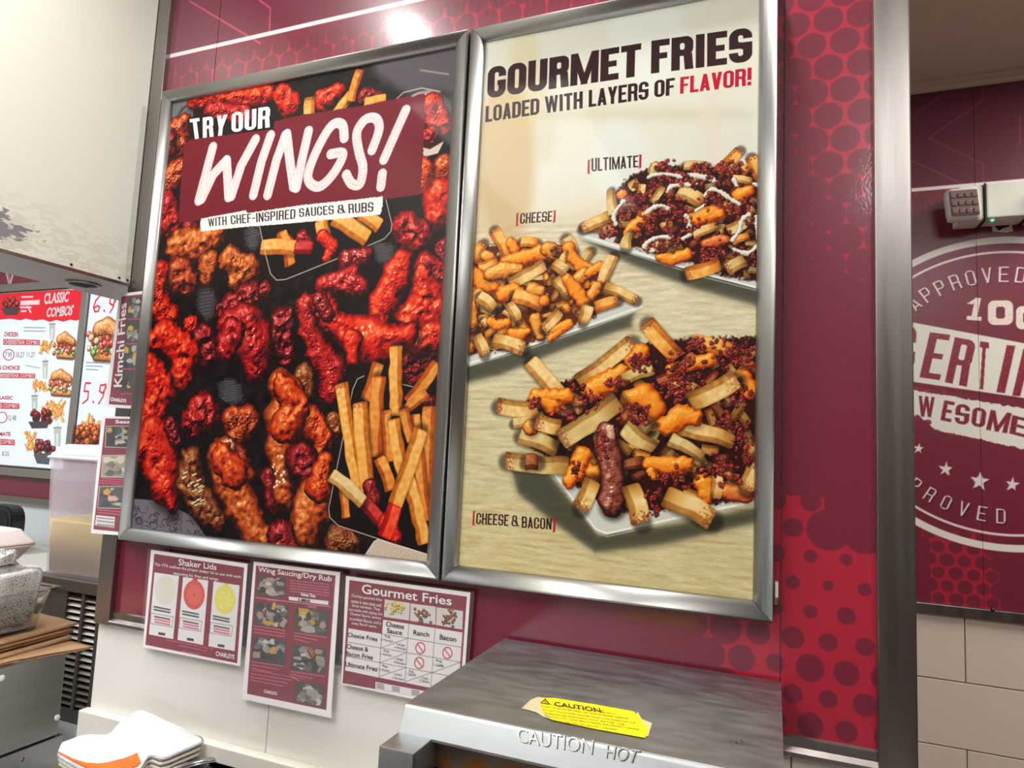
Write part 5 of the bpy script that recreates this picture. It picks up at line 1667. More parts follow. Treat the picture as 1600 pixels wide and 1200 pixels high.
def paint_sea(cv):
    for i, q in enumerate((((185, 130), (420, 130), (410, 312), (175, 305)), ((155, 368), (400, 365), (390, 555), (142, 548)), ((130, 620), (380, 620), (365, 808), (112, 800)))):
        cv.poly([s5(*p_) for p_ in q], (200, 190, 190), 1, 0.8)
        qi = [(q[0][0] + 6, q[0][1] + 6), (q[1][0], q[1][1] + 6), (q[2][0], q[2][1] - 6), (q[3][0] + 6, q[3][1] - 6)]
        thumb(cv, [s5(*p_) for p_ in qi], ([(34, 34, 34), (150, 152, 146), (60, 62, 60), (196, 194, 184), (206, 160, 90)], [(150, 146, 130), (210, 202, 176), (110, 104, 96), (180, 168, 140), (90, 76, 70)], [(70, 74, 76), (46, 50, 52), (190, 186, 170), (226, 160, 60), (214, 170, 160)])[i], 16, 90 + i)
    for k in range(3): tline(cv, *s5(150 - k * 10, 558 + k * 18), *s5(360, 572 + k * 18), 1.2, (226, 110, 130))
    for k in range(2): tline(cv, *s5(118, 812 + k * 22), *s5(350, 834 + k * 22), 1.4, (236, 120, 136))
    cv.poly([s5(105, 855), s5(258, 872), s5(252, 958), s5(94, 938)], (232, 230, 232))
    for k in range(3):
        tline(cv, *s5(112, 876 + k * 28), *s5(248, 890 + k * 28), 1.4, (70, 64, 70), seed=k)
        cv.stroke([s5(100, 892 + k * 28), s5(254, 908 + k * 28)], 0.5, (150, 144, 150))


t5, _ = inst_sheet('instruction_sheet', 'lower hanging sheet titled Sea, its right half behind the wings poster', 0.0168,
                   [(159, 650), (232, 652), (206, 838), (142, 833)], [(164.5, 653.5), (230, 655), (204, 832), (146, 826)], 1200, paint_sea, film=1.0, group='laminated instruction sheets around the posters')
lettering([T('Seasoning', [s5(265, 84), s5(540, 84), s5(535, 124), s5(264, 122)], 0.0168, 0.03)], M['ink_white'], t5)


# ================================================================== MENU BOARDS BEYOND THE PASS-THROUGH
s6 = scaled(3.75, 0, 400)


def cup(cv, f, x, y, w, h):
    cv.poly([f(x - w / 2, y), f(x + w / 2, y), f(x + w * .38, y + h), f(x - w * .38, y + h)], (176, 182, 176), 1, 0.8)
    cv.poly([f(x - w * .2, y + h * .3), f(x + w * .1, y + h * .3), f(x + w * .05, y + h), f(x - w * .2, y + h)], (206, 212, 208), 1, 1)
    cv.stroke([f(x - w / 2, y), f(x + w / 2, y - 2)], 1.2, (90, 96, 92)); cv.stroke([f(x, y), f(x + 4, y - h * .25)], 0.8, (120, 150, 120))


def friespile(cv, f, x0, y0, x1, y1, n=26, w=9, sc=3.75, pal=None):
    for k in range(n):
        cx_, cy_ = random.uniform(x0, x1), random.uniform(y0, y1)
        a = random.uniform(-2.4, -0.7)
        L = (x1 - x0) * 0.24
        cv.fry(f(cx_ - L * math.cos(a), cy_ - L * math.sin(a)), f(cx_ + L * math.cos(a), cy_ + L * math.sin(a)), w / sc, pal or FOr, shadow=0.35)


def sandwich(cv, f, x0, y0, x1, y1, sc=3.75):
    h = y1 - y0
    BUN = [(90, 44, 16), (150, 84, 36), (196, 126, 66), (220, 160, 100), (240, 200, 150)]
    cv.wing([(*f(x0 + h * .3, y1 - h * .12), h * .13 / sc), (*f(x1 - h * .2, y1 - h * .06), h * .12 / sc)], BUN, bump=0.05, gloss=0.2, wob=0.04)
    for k in range(60):
        x = random.uniform(x0 + h * .1, x1 - h * .06); y = y0 + h * random.uniform(.36, .84)
        pal = random.choice(([(70, 10, 6), (150, 30, 16), (206, 60, 40), (226, 110, 80), (244, 200, 170)], [(90, 40, 14), (160, 100, 60), (214, 180, 130), (232, 210, 170), (246, 236, 210)], [(20, 50, 10), (60, 110, 30), (110, 150, 60), (150, 180, 90), (200, 220, 160)] if y > y0 + h * .7 else [(70, 10, 6), (160, 36, 20), (210, 70, 44), (226, 120, 90), (244, 200, 170)]))
        cv.wing([(*f(x, y), random.uniform(.05, .09) * h / sc)], pal, shadow=0.3)
    cv.wing([(*f(x0 + h * .34, y0 + h * .24), h * .17 / sc), (*f((x0 + x1) / 2, y0 + h * .16), h * .19 / sc), (*f(x1 - h * .2, y0 + h * .36), h * .15 / sc)], BUN, bump=0.04, gloss=0.2, wob=0.03, shadow=0.2)


def chips(cv, f, x0, y0, x1, y1, pal, n=24, r=8, sc=3.75):
    for k in range(n):
        cv.wing([(*f(random.uniform(x0, x1), random.uniform(y0, y1)), random.uniform(.6, 1.1) * r / sc)], pal, shadow=0.5)


TXR = (196, 40, 66)
c_l = [onY(MY, *q) for q in ((0, 455.5), (130.5, 451.5), (101, 698), (0, 722))]
mb1 = Cv(MY, -3.55, float(onY(MY, 130.5, 451.5)[0]), 1.352, 2.336, 620, (218, 228, 236))
mbx = mb1.X1
f = s6
mb1.poly([f(-600, 225), f(490, 196), f(468, 372), f(440, 378), f(410, 372), f(370, 384), f(330, 374), f(290, 386), f(250, 370), f(200, 378), f(150, 366), f(120, 376), f(60, 366), f(0, 372), f(-600, 380)], (214, 18, 42), 1, 1)
chips(mb1, f, 10, 250, 105, 300, RED2, 18, 16); mb1.poly([f(5, 305), f(120, 300), f(100, 345), f(30, 345)], (70, 50, 56))
mb1.poly([f(120, 262), f(232, 256), f(230, 284), f(118, 288)], (232, 200, 204), 1, 1)
for q in (((128, 240), (190, 238)), ((120, 300), (180, 300)), ((124, 322), (150, 322)), ((160, 296), (180, 330))): mb1.stroke([f(*q[0]), f(*q[1])], 2.6, (236, 214, 216), 0.9, dry=0.5)
cup(mb1, f, 305, 398, 36, 90); friespile(mb1, f, 236, 500, 300, 560); sandwich(mb1, f, 300, 452, 452, 594)
cup(mb1, f, 264, 616, 34, 104); friespile(mb1, f, 200, 735, 270, 780); sandwich(mb1, f, 268, 670, 432, 812)
cup(mb1, f, 202, 818, 38, 120); friespile(mb1, f, 250, 860, 370, 945, 40)
chips(mb1, f, 185, 900, 290, 970, DRED, 20, 18); mb1.poly([f(165, 970), f(290, 965), f(275, 1008), f(185, 1010)], (64, 58, 64))
cup(mb1, f, 336, 1005, 44, 110); friespile(mb1, f, 145, 1045, 225, 1125, 34)
chips(mb1, f, 200, 1090, 310, 1160, [(16, 6, 8), (56, 12, 20), (100, 22, 34), (140, 50, 56), (190, 120, 120)], 26, 18); mb1.poly([f(195, 1160), f(300, 1150), f(285, 1222), f(215, 1215)], (80, 80, 86))
for k in range(2): tline(mb1, *f(140, 418 + k * 20), *f(262, 420 + k * 20), 1.4, (130, 134, 142), 0.9, k)
for a_, b_, c_, d_ in ((18, 485, 232, 522), (0, 683, 205, 716), (0, 858, 112, 896), (0, 1070, 85, 1108)):
    mb1.poly([f(a_, b_), f(c_, b_ + 6), f(c_, d_), f(a_, d_ - 2)], TXR, 1, 0.8)
mb1.ell(*f(50, 578), 9, 9, TXR); mb1.ell(*f(50, 578), 7.6, 7.6, (222, 230, 236))
mb1.ell(*f(12, 945), 8, 9, TXR); mb1.ell(*f(12, 945), 6.6, 7.6, (222, 230, 236))
tline(mb1, *f(150, 640), *f(230, 655), 1.3, (130, 134, 142))


def menu_board(label, cv, name, glow=0.35):
    t = thing('menu_board', label, 'menu board', ((cv.X0 + cv.X1) / 2, MY + 0.03, cv.Z0), 'menu boards on the front wall')
    sheet('menu_print', print_mat(name, cv, 0.4, glow=glow), t, cv)
    bx('backing', M['alu'], t, cv.X0 - 0.006, cv.X1 + 0.004, MY + 0.001, MY + 0.0195, cv.Z0 - 0.006, cv.Z1 + 0.006)
    return t


mt = menu_board('white menu board with a red Classic Combos banner', mb1, 'combos_print')
TY = MY
lettering([T('CLASSIC', [s6(262, 218), s6(410, 206), s6(400, 270), s6(258, 284)], TY, 0.035), T('COMBOS', [s6(278, 304), s6(438, 286), s6(418, 350), s6(272, 360)], TY, 0.035),
           T('CHEESESTEAK COMBO', [s6(24, 490), s6(228, 496), s6(228, 518), s6(24, 516)], TY, 0.02), T('CHEESESTEAK COMBO', [s6(-20, 688), s6(200, 694), s6(200, 712), s6(-20, 710)], TY, 0.02),
           T('WINGS COMBO', [s6(-60, 864), s6(106, 868), s6(106, 890), s6(-60, 888)], TY, 0.02), T('COMBO', [s6(4, 1076), s6(80, 1080), s6(80, 1102), s6(4, 1100)], TY, 0.02)], M['ink_white'], mt)
lettering([T('CHICKEN', [s6(26, 444), s6(108, 446), s6(104, 474), s6(24, 472)], TY, 0.03), T("PHILLY'S CHOICE", [s6(-90, 640), s6(118, 642), s6(116, 668), s6(-90, 666)], TY, 0.03),
           T('CLASSIC', [s6(-20, 818), s6(76, 820), s6(74, 842), s6(-20, 840)], TY, 0.03), T('ULTIMATE', [s6(-60, 1030), s6(64, 1032), s6(62, 1056), s6(-60, 1054)], TY, 0.03)], M['ink_red'], mt)
lettering([T('7.99', [s6(32, 562), s6(70, 564), s6(68, 596), s6(30, 594)], TY), T('10.27', [s6(96, 562), s6(145, 564), s6(142, 596), s6(92, 594)], TY), T('11.27', [s6(160, 562), s6(205, 564), s6(202, 594), s6(158, 592)], TY),
           T('12.48', [s6(50, 932), s6(96, 934), s6(94, 964), s6(48, 962)], TY), T('8.25', [s6(14, 1144), s6(54, 1146), s6(52, 1172), s6(12, 1170)], TY)], M['ink_grey'], mt)

bx0 = float(onY(MY, 142.5, 453)[0])
mb2 = Cv(MY, bx0, bx0 + 0.86, float(onY(MY, 115, 696)[2]), 2.336, 620, (216, 226, 238))
for pts in ([(585, 232), (560, 262), (548, 300), (556, 326), (576, 322), (584, 298), (570, 290), (552, 304)], [(608, 318), (612, 322)], [(672, 240), (648, 244), (642, 276), (660, 288), (676, 262), (676, 236), (662, 300), (644, 330)]):
    mb2.stroke([s6(x, y) for x, y in pts], 2.4, (206, 30, 50))
for pts in ([(530, 744), (502, 742), (492, 790), (518, 792), (514, 838), (484, 862)], [(544, 852), (548, 856)], [(618, 752), (588, 756), (582, 790), (600, 802), (620, 772), (620, 748), (604, 820), (578, 864)]):
    mb2.stroke([s6(x, y) for x, y in pts], 2.4, (206, 30, 50))
sandwich(mb2, s6, 496, 370, 760, 606)
for k in range(3): tline(mb2, *s6(505, 622 + k * 20), *s6(632 - k * 30, 626 + k * 20), 1.4, (130, 134, 142), 0.9, k)
friespile(mb2, s6, 470, 950, 590, 1050, 30, 16); chips(mb2, s6, 440, 1010, 590, 1100, ORG, 40, 26)
menu_board('narrow menu board with 6.9 and 5.9 prices and a long sandwich', mb2, 'prices_print')
# upright aluminium mullion between the boards, and the rail above them
ml = bx('board_divider', M['alu'], None, mbx + 0.006, bx0 - 0.008, MY - 0.012, MY + 0.0195, 1.35, 2.40, 0.003)
tag(ml, 'upright grey metal divider between the two menu boards', 'divider')
rl = bx('board_rail', M['alu'], None, -3.55, -1.2, MY - 0.006, MY + 0.0195, 2.346, 2.392, 0.003)
struct(rl); rl.name = 'trim_8'
rl = bx('trim_9', M['alu'], None, -3.55, -1.2, MY - 0.012, MY + 0.0195, 1.296, 1.340, 0.003); struct(rl)


# ================================================================== EMERGENCY LIGHT ON THE FAR WALL
eq = lambda yy, x, y: onY(yy, x, y)
el = thing('emergency_light', 'white emergency light with a square ribbed lamp head over the seal', 'emergency light', (1.86, FY, 2.17))
EY = 0.925
p1, p2 = eq(EY, 1498, 290), eq(EY, 1539, 345)
ex0, ex1 = float(p1[0]), float(p2[0])
ez1, ez0 = float(eq(EY, 1540, 286)[2]), float(eq(EY, 1540, 341)[2])
bx('side_housing', M['white_plastic'], el, ex0, ex1, EY + 0.004, FY, ez0 - 0.002, ez1 - 0.001, 0.006)
bx('battery_housing', M['white_plastic'], el, ex1 + 0.004, ex1 + 0.090, EY, FY, ez0 + 0.001, ez1, 0.004)
bx('side_housing', M['white_plastic'], el, ex1 + 0.094, ex1 + 0.150, EY + 0.004, FY, ez0 - 0.002, ez1 - 0.001, 0.006)
bx('strap', M['black'], el, ex1 + 0.0006, ex1 + 0.0034, EY - 0.0006, FY, ez0 - 0.004, ez1 + 0.0006)
bx('strap', M['black'], el, ex1 + 0.0905, ex1 + 0.0935, EY - 0.0006, FY, ez0 - 0.004, ez1 + 0.0006)
for side in (0, 1):
    hx0 = float(eq(EY - .03, 1477, 300)[0]) if side == 0 else ex1 + 0.120
    hz1, hz0 = ez1 - 0.016, ez1 - 0.094
    hw_ = 0.072
    bm = bmesh.new()
    box(bm, hx0, hx0 + hw_, EY - 0.034, EY + 0.012, hz0, hz1, 0.014)
    for v_ in bm.verts: v_.co.x += (hz1 - v_.co.z) * 0.12; v_.co.y += (hz1 - v_.co.z) * 0.12
    hd_ = link('lamp_head', bm, M['white_plastic'], el, True)
    lens = mat('lamp_lens', (150, 128, 124), 0.12, coat=1.0)
    bm = bmesh.new()
    box(bm, hx0 + 0.005, hx0 + hw_ - 0.006, EY - 0.0375, EY - 0.030, hz0 + 0.006, hz1 - 0.009, 0.0035)
    for r_ in range(3):
        for q_ in range(4):
            cxx = hx0 + 0.013 + q_ * 0.0150; czz = hz0 + 0.016 + r_ * 0.0195
            box(bm, cxx - 0.0058, cxx + 0.0058, EY - 0.0405, EY - 0.037, czz - 0.0055, czz + 0.0055, 0.0018)
    for v_ in bm.verts: v_.co.x += (hz1 - v_.co.z) * 0.12; v_.co.y += (hz1 - v_.co.z) * 0.12
    l_ = link('lens', bm, lens, hd_)
led = mat('green_led', (120, 240, 180), 0.3); lb = led.node_tree.nodes['Principled BSDF']
lb.inputs['Emission Color'].default_value = (0.12, 0.9, 0.45, 1); lb.inputs['Emission Strength'].default_value = 1.6
p = eq(EY + 0.02, 1550.5, 342)
bm = bmesh.new(); bmesh.ops.create_icosphere(bm, subdivisions=2, radius=0.0042, matrix=Matrix.Translation((float(p[0]), EY + 0.02, ez0 + 0.0008)))
link('indicator_light', bm, led, el, True)
# cut-out in the wall below it with torn paint
jb = thing('junction_box', 'torn black junction opening just under the emergency light', 'junction box', tuple(eq(FY, 1567, 360)))
qz = lambda x, y: (lambda p_: (float(p_[0]), FY - 0.0015, float(p_[2])))(onY(FY - 0.0015, x, y))
bm = bmesh.new(); prism(bm, [qz(1549, 344), qz(1579, 342), qz(1583, 361), qz(1574, 363), qz(1551, 362)], (0, 0.0014, 0)); link('torn_plate', bm, M['foam'], jb)
bm = bmesh.new(); prism(bm, [tuple(np.array(qz(*p_)) - [0, 0.0012, 0]) for p_ in ((1553, 344), (1577, 343), (1577, 354), (1566, 357), (1561, 361), (1555, 354))], (0, 0.0012, 0)); link('opening', bm, M['dark'], jb)


# ================================================================== HEATED STATION, FRONT RIGHT
ap = thing('heat_station', 'stainless steel heated station stamped Caution Hot', 'food warmer', (1.05, -0.13, 0.80))
AX0, AX1, AZ = 0.845, 1.2535, 1.270
sx = M['steel_x']
bm = bmesh.new()
r_ = 0.003
prof = [(0.020, AZ - 0.02), (0.020, AZ), (-0.286, AZ), (-0.2885, AZ - 0.0008), (-0.2902, AZ - 0.0030), (-0.3030, AZ - 0.0265), (-0.3035, AZ - 0.0290), (-0.2990, AZ - 0.0290), (-0.2870, AZ - 0.0040), (0.016, AZ - 0.0035), (0.016, AZ - 0.02)]
prism(bm, [(AX0, y, z) for y, z in prof], (AX1 - AX0, 0, 0))
bmesh.ops.bevel(bm, geom=[e for e in bm.edges if abs(e.verts[0].co.x - e.verts[1].co.x) < 1e-5], offset=0.0006, segments=1, affect='EDGES')
link('hood_top', bm, sx, ap)
bx('side_panel', M['steel'], ap, AX0 + 0.004, AX0 + 0.008, -0.286, 0.016, 0.80, AZ - 0.004)
bx('side_panel', M['steel'], ap, AX1 - 0.008, AX1 - 0.004, -0.286, 0.016, 0.80, AZ - 0.004)
bx('back_panel', M['dark'], ap, AX0 + 0.008, AX1 - 0.008, 0.010, 0.016, 0.80, AZ - 0.006)
bx('floor_pan', M['dark'], ap, AX0 + 0.008, AX1 - 0.008, -0.280, 0.010, 0.80, 0.83)
m_brn = noise_on(mat('heat_stained_steel', (120, 112, 104), 0.4, 0.7), 24, (1, 1, 3), thr=(0.42, 0.62), col2=(150, 98, 34))
bx('inner_band', m_brn, ap, AX0 + 0.010, AX1 - 0.010, -0.284, -0.281, AZ - 0.064, AZ - 0.0045)
bx('inner_roof', M['dark'], ap, AX0 + 0.008, AX1 - 0.008, -0.2805, 0.010, AZ - 0.066, AZ - 0.062)
bm = bmesh.new(); box(bm, 0.846, 0.8885, -0.344, -0.2925, 0.80, 1.2435, 0.0012)
link('corner_post', bm, sx, ap)
bm = bmesh.new(); box(bm, 1.2115, 1.2535, -0.344, -0.2925, 0.80, 1.2395, 0.0012)
link('corner_post', bm, sx, ap)
# embossed lettering on the lip
def on_lip(x, y):
    # plane through the slanted lip
    n_ = np.array([0, -0.0235, 0.0128]); p0_ = np.array([0, -0.2904, AZ - 0.0032]); d_ = ray(x, y)
    return CC + (n_ @ (p0_ - CC)) / (n_ @ d_) * d_


co_items = [('CAUTION', [on_lip(808, 1137), on_lip(928, 1156), on_lip(925, 1179), on_lip(809, 1159)]), ('HOT', [on_lip(948, 1163), on_lip(1001, 1172), on_lip(993, 1193), on_lip(946, 1184)])]
lettering([(s_, q, 0.0) for s_, q in co_items], mat('polished_emboss', (196, 198, 200), 0.26, 1.0), ap, 'embossed_lettering', lift=0.0006)
lettering([(s_, [np.array(p_) + [0.0012, 0, -0.0008] for p_ in q], 0.0) for s_, q in co_items], mat('emboss_shade', (86, 88, 92), 0.3, 1.0), ap, 'embossed_shade', lift=0.0004)  # shifted dark copy of the letters paints the shaded edge of the relief
# scuff mark
bm = bmesh.new()
for k in range(7):
    p = onZ(AZ + 0.0003, 1152 + random.uniform(-9, 9), 1161 + random.uniform(-5, 4))
    prism(bm, [tuple(p + np.array([random.uniform(-.002, .002), random.uniform(-.003, .003), 0])) for _ in range(3)], (0, 0, 0.0002))
link('scratch', bm, M['ink_dark'], ap)
# caution label and its tape
lb_ = thing('warning_label', 'yellow caution label taped on the steel station', 'label', tuple(onZ(AZ, 930, 1120)))
zq = lambda x, y, z=AZ + 0.0006: tuple(onZ(z, x, y))
m_tape = noise_on(mat('old_tape', (196, 186, 150), 0.6), 400, amount=0.12)
for pts in (((840, 1089), (857, 1092), (862, 1124), (848, 1120), (838, 1113), (815, 1107), (829, 1094)), ((996, 1112), (1003, 1124), (1019, 1130), (1013, 1150), (1004, 1152), (990, 1130))):
    bm = bmesh.new(); prism(bm, [zq(x, y) for x, y in pts], (0, 0, 0.0003)); link('tape', bm, m_tape, lb_)
bm = bmesh.new(); prism(bm, [zq(x, y, AZ + 0.001) for x, y in ((846, 1091), (866, 1091), (930, 1101), (990, 1112), (1001, 1123), (1014, 1140), (1008, 1153), (930, 1139), (862, 1125), (848, 1112), (843, 1100))], (0, 0, 0.0003))
link('yellow_sheet', bm, mat('yellow_label', (250, 226, 12), 0.45), lb_)
LZ = AZ + 0.0014
zz = lambda x, y: onZ(LZ, 780 + x / 3.478, 1070 + y / 3.478)
lt = [('CAUTION:', [zz(298, 92), zz(560, 130), zz(572, 156), zz(300, 116)], 0.02)]
for s_, a_, b_, c_ in (('SIDES, REAR AND TOP ARE HOT: DO NOT TOUCH', 222, 96, 630), ('ALLOW SIX INCHES BETWEEN UNIT AND/OR NEARBY SURFACES', 225, 112, 700), ('DO NOT PLACE PAPER AND/OR FOOD CONTAINERS ON TOP', 235, 132, 740), ('SURFACES REMAIN HOT AFTER USE', 245, 150, 680), ('CONTACT MAY CAUSE SERIOUS BURNS AND PROPERTY DAMAGE', 250, 166, 760), ('REFER TO THE MANUAL BEFORE CLEANING', 262, 186, 640)):
    k_ = 0.145
    lt.append((s_, [zz(a_, b_), zz(c_, b_ + (c_ - a_) * k_), zz(c_ + 4, b_ + 9 + (c_ - a_) * k_), zz(a_ + 4, b_ + 9)], 0.0))
lettering(lt, M['ink_dark'], lb_, lift=0.0003)
bm = bmesh.new()
tri = [zz(228, 98), zz(250, 78), zz(272, 106)]
for i in range(3): tube(bm, [tri[i], tri[(i + 1) % 3]], 0.0007, 6)
tube(bm, [zz(249, 88), zz(252, 99)], 0.0005, 6)
link('warning_triangle', bm, M['ink_dark'], lb_)


# ================================================================== TOWELS, CARTON, PAN ON THE COUNTER
m_tow = noise_on(mat('terry_cloth', (220, 220, 224), 0.95), 420, amount=0.08, bump=1.0, detail=3, dist=0.003)
m_tow2 = noise_on(mat('terry_cloth_beige', (214, 204, 190), 0.95), 420, amount=0.06, bump=0.7, detail=3, dist=0.003)
m_str = noise_on(mat('orange_stripe', (246, 112, 40), 0.95), 420, amount=0.10, bump=0.9, detail=3, dist=0.003)
R0 = [(97, 1160, .972), (132, 1148, .985), (168, 1147, .992), (182, 1134, 1.002), (205, 1117, 1.020), (230, 1106, 1.036), (256, 1123, 1.030), (285, 1137, 1.026), (316, 1152, 1.020)]
R1 = [(93, 1168, .966), (125, 1164, .978), (158, 1160, .986), (180, 1150, .996), (206, 1138, 1.010), (231, 1134, 1.022), (256, 1141, 1.019), (284, 1147, 1.018), (317, 1153.5, 1.018)]
R2 = [(92, 1173, .962), (122, 1182, .970), (152, 1180, .978), (180, 1174, .986), (206, 1166, .995), (231, 1158, 1.006), (256, 1160, 1.008), (284, 1158, 1.012), (317, 1155, 1.016)]
R3 = [(91, 1178, .958), (130, 1200, .960), (172, 1214, .964), (204, 1206, .974), (219, 1198, .986), (234, 1178, .998), (255, 1182, 1.000), (284, 1171, 1.008), (317, 1157, 1.014)]


def catmull(rows, n, m_):
    A_ = np.array(rows, float)
    def up(a, k):
        out = []
        L_ = a.shape[0]
        for i in range(L_ - 1):
            p0, p1, p2, p3 = a[max(i - 1, 0)], a[i], a[i + 1], a[min(i + 2, L_ - 1)]
            for j in range(k):
                t = j / k
                out.append(0.5 * (2 * p1 + (p2 - p0) * t + (2 * p0 - 5 * p1 + 4 * p2 - p3) * t * t + (3 * p1 - p0 - 3 * p2 + p3) * t ** 3))
        out.append(a[-1])
        return np.array(out)
    A_ = up(A_, n)
    A_ = np.swapaxes(up(np.swapaxes(A_, 0, 1), m_), 0, 1)
    return A_


Wt = np.array([[onZ(z, x, y) for x, y, z in r] for r in (R0, R1, R2, R3)])
Wt[..., 1] = np.minimum(Wt[..., 1], 0.0015)


def towel(name, label, dz, sh, m_, m2_, thick, stripe, seed):
    P = Wt.copy()
    rnd = np.random.default_rng(seed)
    c = P.mean((0, 1))
    P[..., :2] = c[:2] + (P[..., :2] - c[:2]) * sh
    P[..., 2] = P[..., 2] * (1 - 0.35 * dz / 0.06) + 0.35 * dz / 0.06 * 0.975 - dz if dz else P[..., 2]
    G_ = catmull(P, 8, 6)
    G_[..., 2] += rnd.standard_normal(G_.shape[:2]) * 0.0003
    G_[..., 1] = np.minimum(G_[..., 1], 0.002)
    t = thing(name, label, 'towel', (float(c[0]), float(c[1]), float(P[..., 2].min()) - thick), 'folded towels by the wall')
    bm = bmesh.new()
    h_, w_ = G_.shape[:2]
    top = grid(bm, G_)
    B_ = G_.copy(); B_[..., 2] -= thick
    ce = B_.mean((0, 1)); B_[..., :2] = ce[:2] + (B_[..., :2] - ce[:2]) * 0.985
    bot = grid(bm, B_)
    rim = [(0, j) for j in range(w_)] + [(i, w_ - 1) for i in range(1, h_)] + [(h_ - 1, j) for j in range(w_ - 2, -1, -1)] + [(i, 0) for i in range(h_ - 2, 0, -1)]
    mid = []
    for (i, j) in rim:
        a, b_ = top[i][j].co, bot[i][j].co
        o = (a - Vector([float(v_) for v_ in ce])); o.z = 0
        o = o.normalized() * thick * 0.35 if o.length else o
        m3 = (a + b_) / 2 + o
        m3.y = min(m3.y, 0.004)
        mid.append(bm.verts.new(m3))
    n_ = len(rim)
    for k in range(n_):
        (i, j), (i2, j2) = rim[k], rim[(k + 1) % n_]
        bm.faces.new((top[i][j], top[i2][j2], mid[(k + 1) % n_], mid[k]))
        bm.faces.new((mid[k], mid[(k + 1) % n_], bot[i2][j2], bot[i][j]))
    bmesh.ops.recalc_face_normals(bm, faces=bm.faces)
    link('cloth', bm, [m_, m2_], t, True)
    if stripe:
        E_ = G_[:, 0:1, :]
        r3 = G_[-1]
        # stripe: band along the front-left edge, from the left corner to the front
        S_ = []
        for k in range(0, 26):
            p_ = r3[k]
            q_ = G_[-6][k]
            o_ = G_[-2][k]
            S_.append([q_ + [0, 0, .0009], (q_ * .5 + o_ * .5) + [0, 0, .0014], o_ * .9 + q_ * .1 + [0, 0, .0013], o_ + [0, 0, .0006]])
        bm = bmesh.new(); grid(bm, S_)
        o2 = link('orange_stripe', bm, m_str, t, True)
        md = o2.modifiers.new('s', 'SOLIDIFY'); md.thickness = 0.0012
    return t


towel('folded_towel', 'white terry towel with an orange stripe, on top of the folded stack', 0.0, 1.0, m_tow, m_tow, 0.008, True, 1)
towel('folded_towel', 'beige folded cloth directly beneath the orange-striped towel', 0.0095, 0.99, m_tow2, m_tow2, 0.006, False, 2)
towel('folded_towel', 'lowest beige folded cloth of the towel stack, over the dark carton', 0.0175, 0.975, m_tow2, m_tow2, 0.006, False, 3)
cbx = thing('carton', 'dark brown carton with white print under the towels', 'box', (0.20, -0.08, 0.80))
bx('body', noise_on(mat('dark_carton', (70, 48, 44), 0.7), 60, amount=0.1), cbx, 0.05, 0.206, -0.150, -0.012, 0.80, 0.938, 0.002)
lettering([('FOIL SHEETS', [np.array([.2062, -.060, .930]), np.array([.2062, -.014, .930]), np.array([.2062, -.014, .914]), np.array([.2062, -.060, .914])], .02)], M['ink_white'], cbx)

m_pan = noise_on(mat('polished_steel', (200, 200, 202), 0.14, 1.0), 30, amount=0.04)
PZ = 0.985
far = onZ(PZ, 393, 1184.5); lf = onZ(PZ, 313, 1200)
rp = 0.098
pcx, pcy = float(far[0]) + 0.004, float(far[1]) - rp
pn = thing('round_pan', 'round steel pan with a bright rolled rim below the sheets', 'pan', (pcx, pcy, 0.80))
bm = bmesh.new(); lathe(bm, (pcx, pcy), [(rp - .004, PZ - .004), (rp - .001, PZ + .0005), (rp + .002, PZ), (rp + .003, PZ - .003), (rp, PZ - .005), (rp - .004, PZ - .006), (rp - .010, 0.81), (0, 0.805), (0, 0.808), (rp - .012, 0.813), (rp - .0062, PZ - .007)], 72)
link('bowl', bm, m_pan, pn, True)
td = onZ(PZ - 0.008, 365, 1172.5)
tr_ = thing('square_tray', 'dark grey square tray holding the round pan', 'tray', (pcx, pcy, 0.80))
bm = bmesh.new()
k_ = 0.150
ycl = 0.0045
a_ = [(max(.210, float(td[0]) - 0.02), min(float(td[1]), ycl)), (pcx + 0.16, ycl), (pcx + 0.16, pcy - 0.12), (max(.210, pcx - 0.12), pcy - 0.12), (max(.210, pcx - 0.12), pcy + 0.02)]
ringpts = [(pcx + (rp + .004) * math.cos(a), pcy + (rp + .004) * math.sin(a)) for a in np.linspace(0, 2 * math.pi, 40, endpoint=False)]
import mathutils
outer = [Vector((x, y)) for x, y in a_]
inner = [Vector(q) for q in ringpts]
tess = mathutils.geometry.tessellate_polygon([[Vector((p_.x, p_.y, 0)) for p_ in outer], [Vector((p_.x, p_.y, 0)) for p_ in inner]])
al = outer + inner
vs = [bm.verts.new((p_.x, p_.y, PZ - 0.008)) for p_ in al]
for f_ in tess:
    try: bm.faces.new([vs[i] for i in f_])
    except ValueError: pass
bmesh.ops.recalc_face_normals(bm, faces=bm.faces)
ext = bmesh.ops.extrude_face_region(bm, geom=bm.faces[:])
bmesh.ops.translate(bm, verts=[v_ for v_ in ext['geom'] if isinstance(v_, bmesh.types.BMVert)], vec=(0, 0, -0.004))
link('top_plate', bm, noise_on(mat('slate_tray', (84, 86, 92), 0.4, 0.6), 60, amount=0.06), tr_)
for sx_, sy_ in ((max(.216, pcx - .112), pcy - .112), (pcx + .150, pcy - .112), (pcx + .150, -0.003), (max(.216, pcx - .112), -0.003)):
    bx('foot', M['dark'], tr_, sx_ - .004, sx_ + .004, sy_ - .004, sy_ + .004, 0.80, PZ - 0.012)


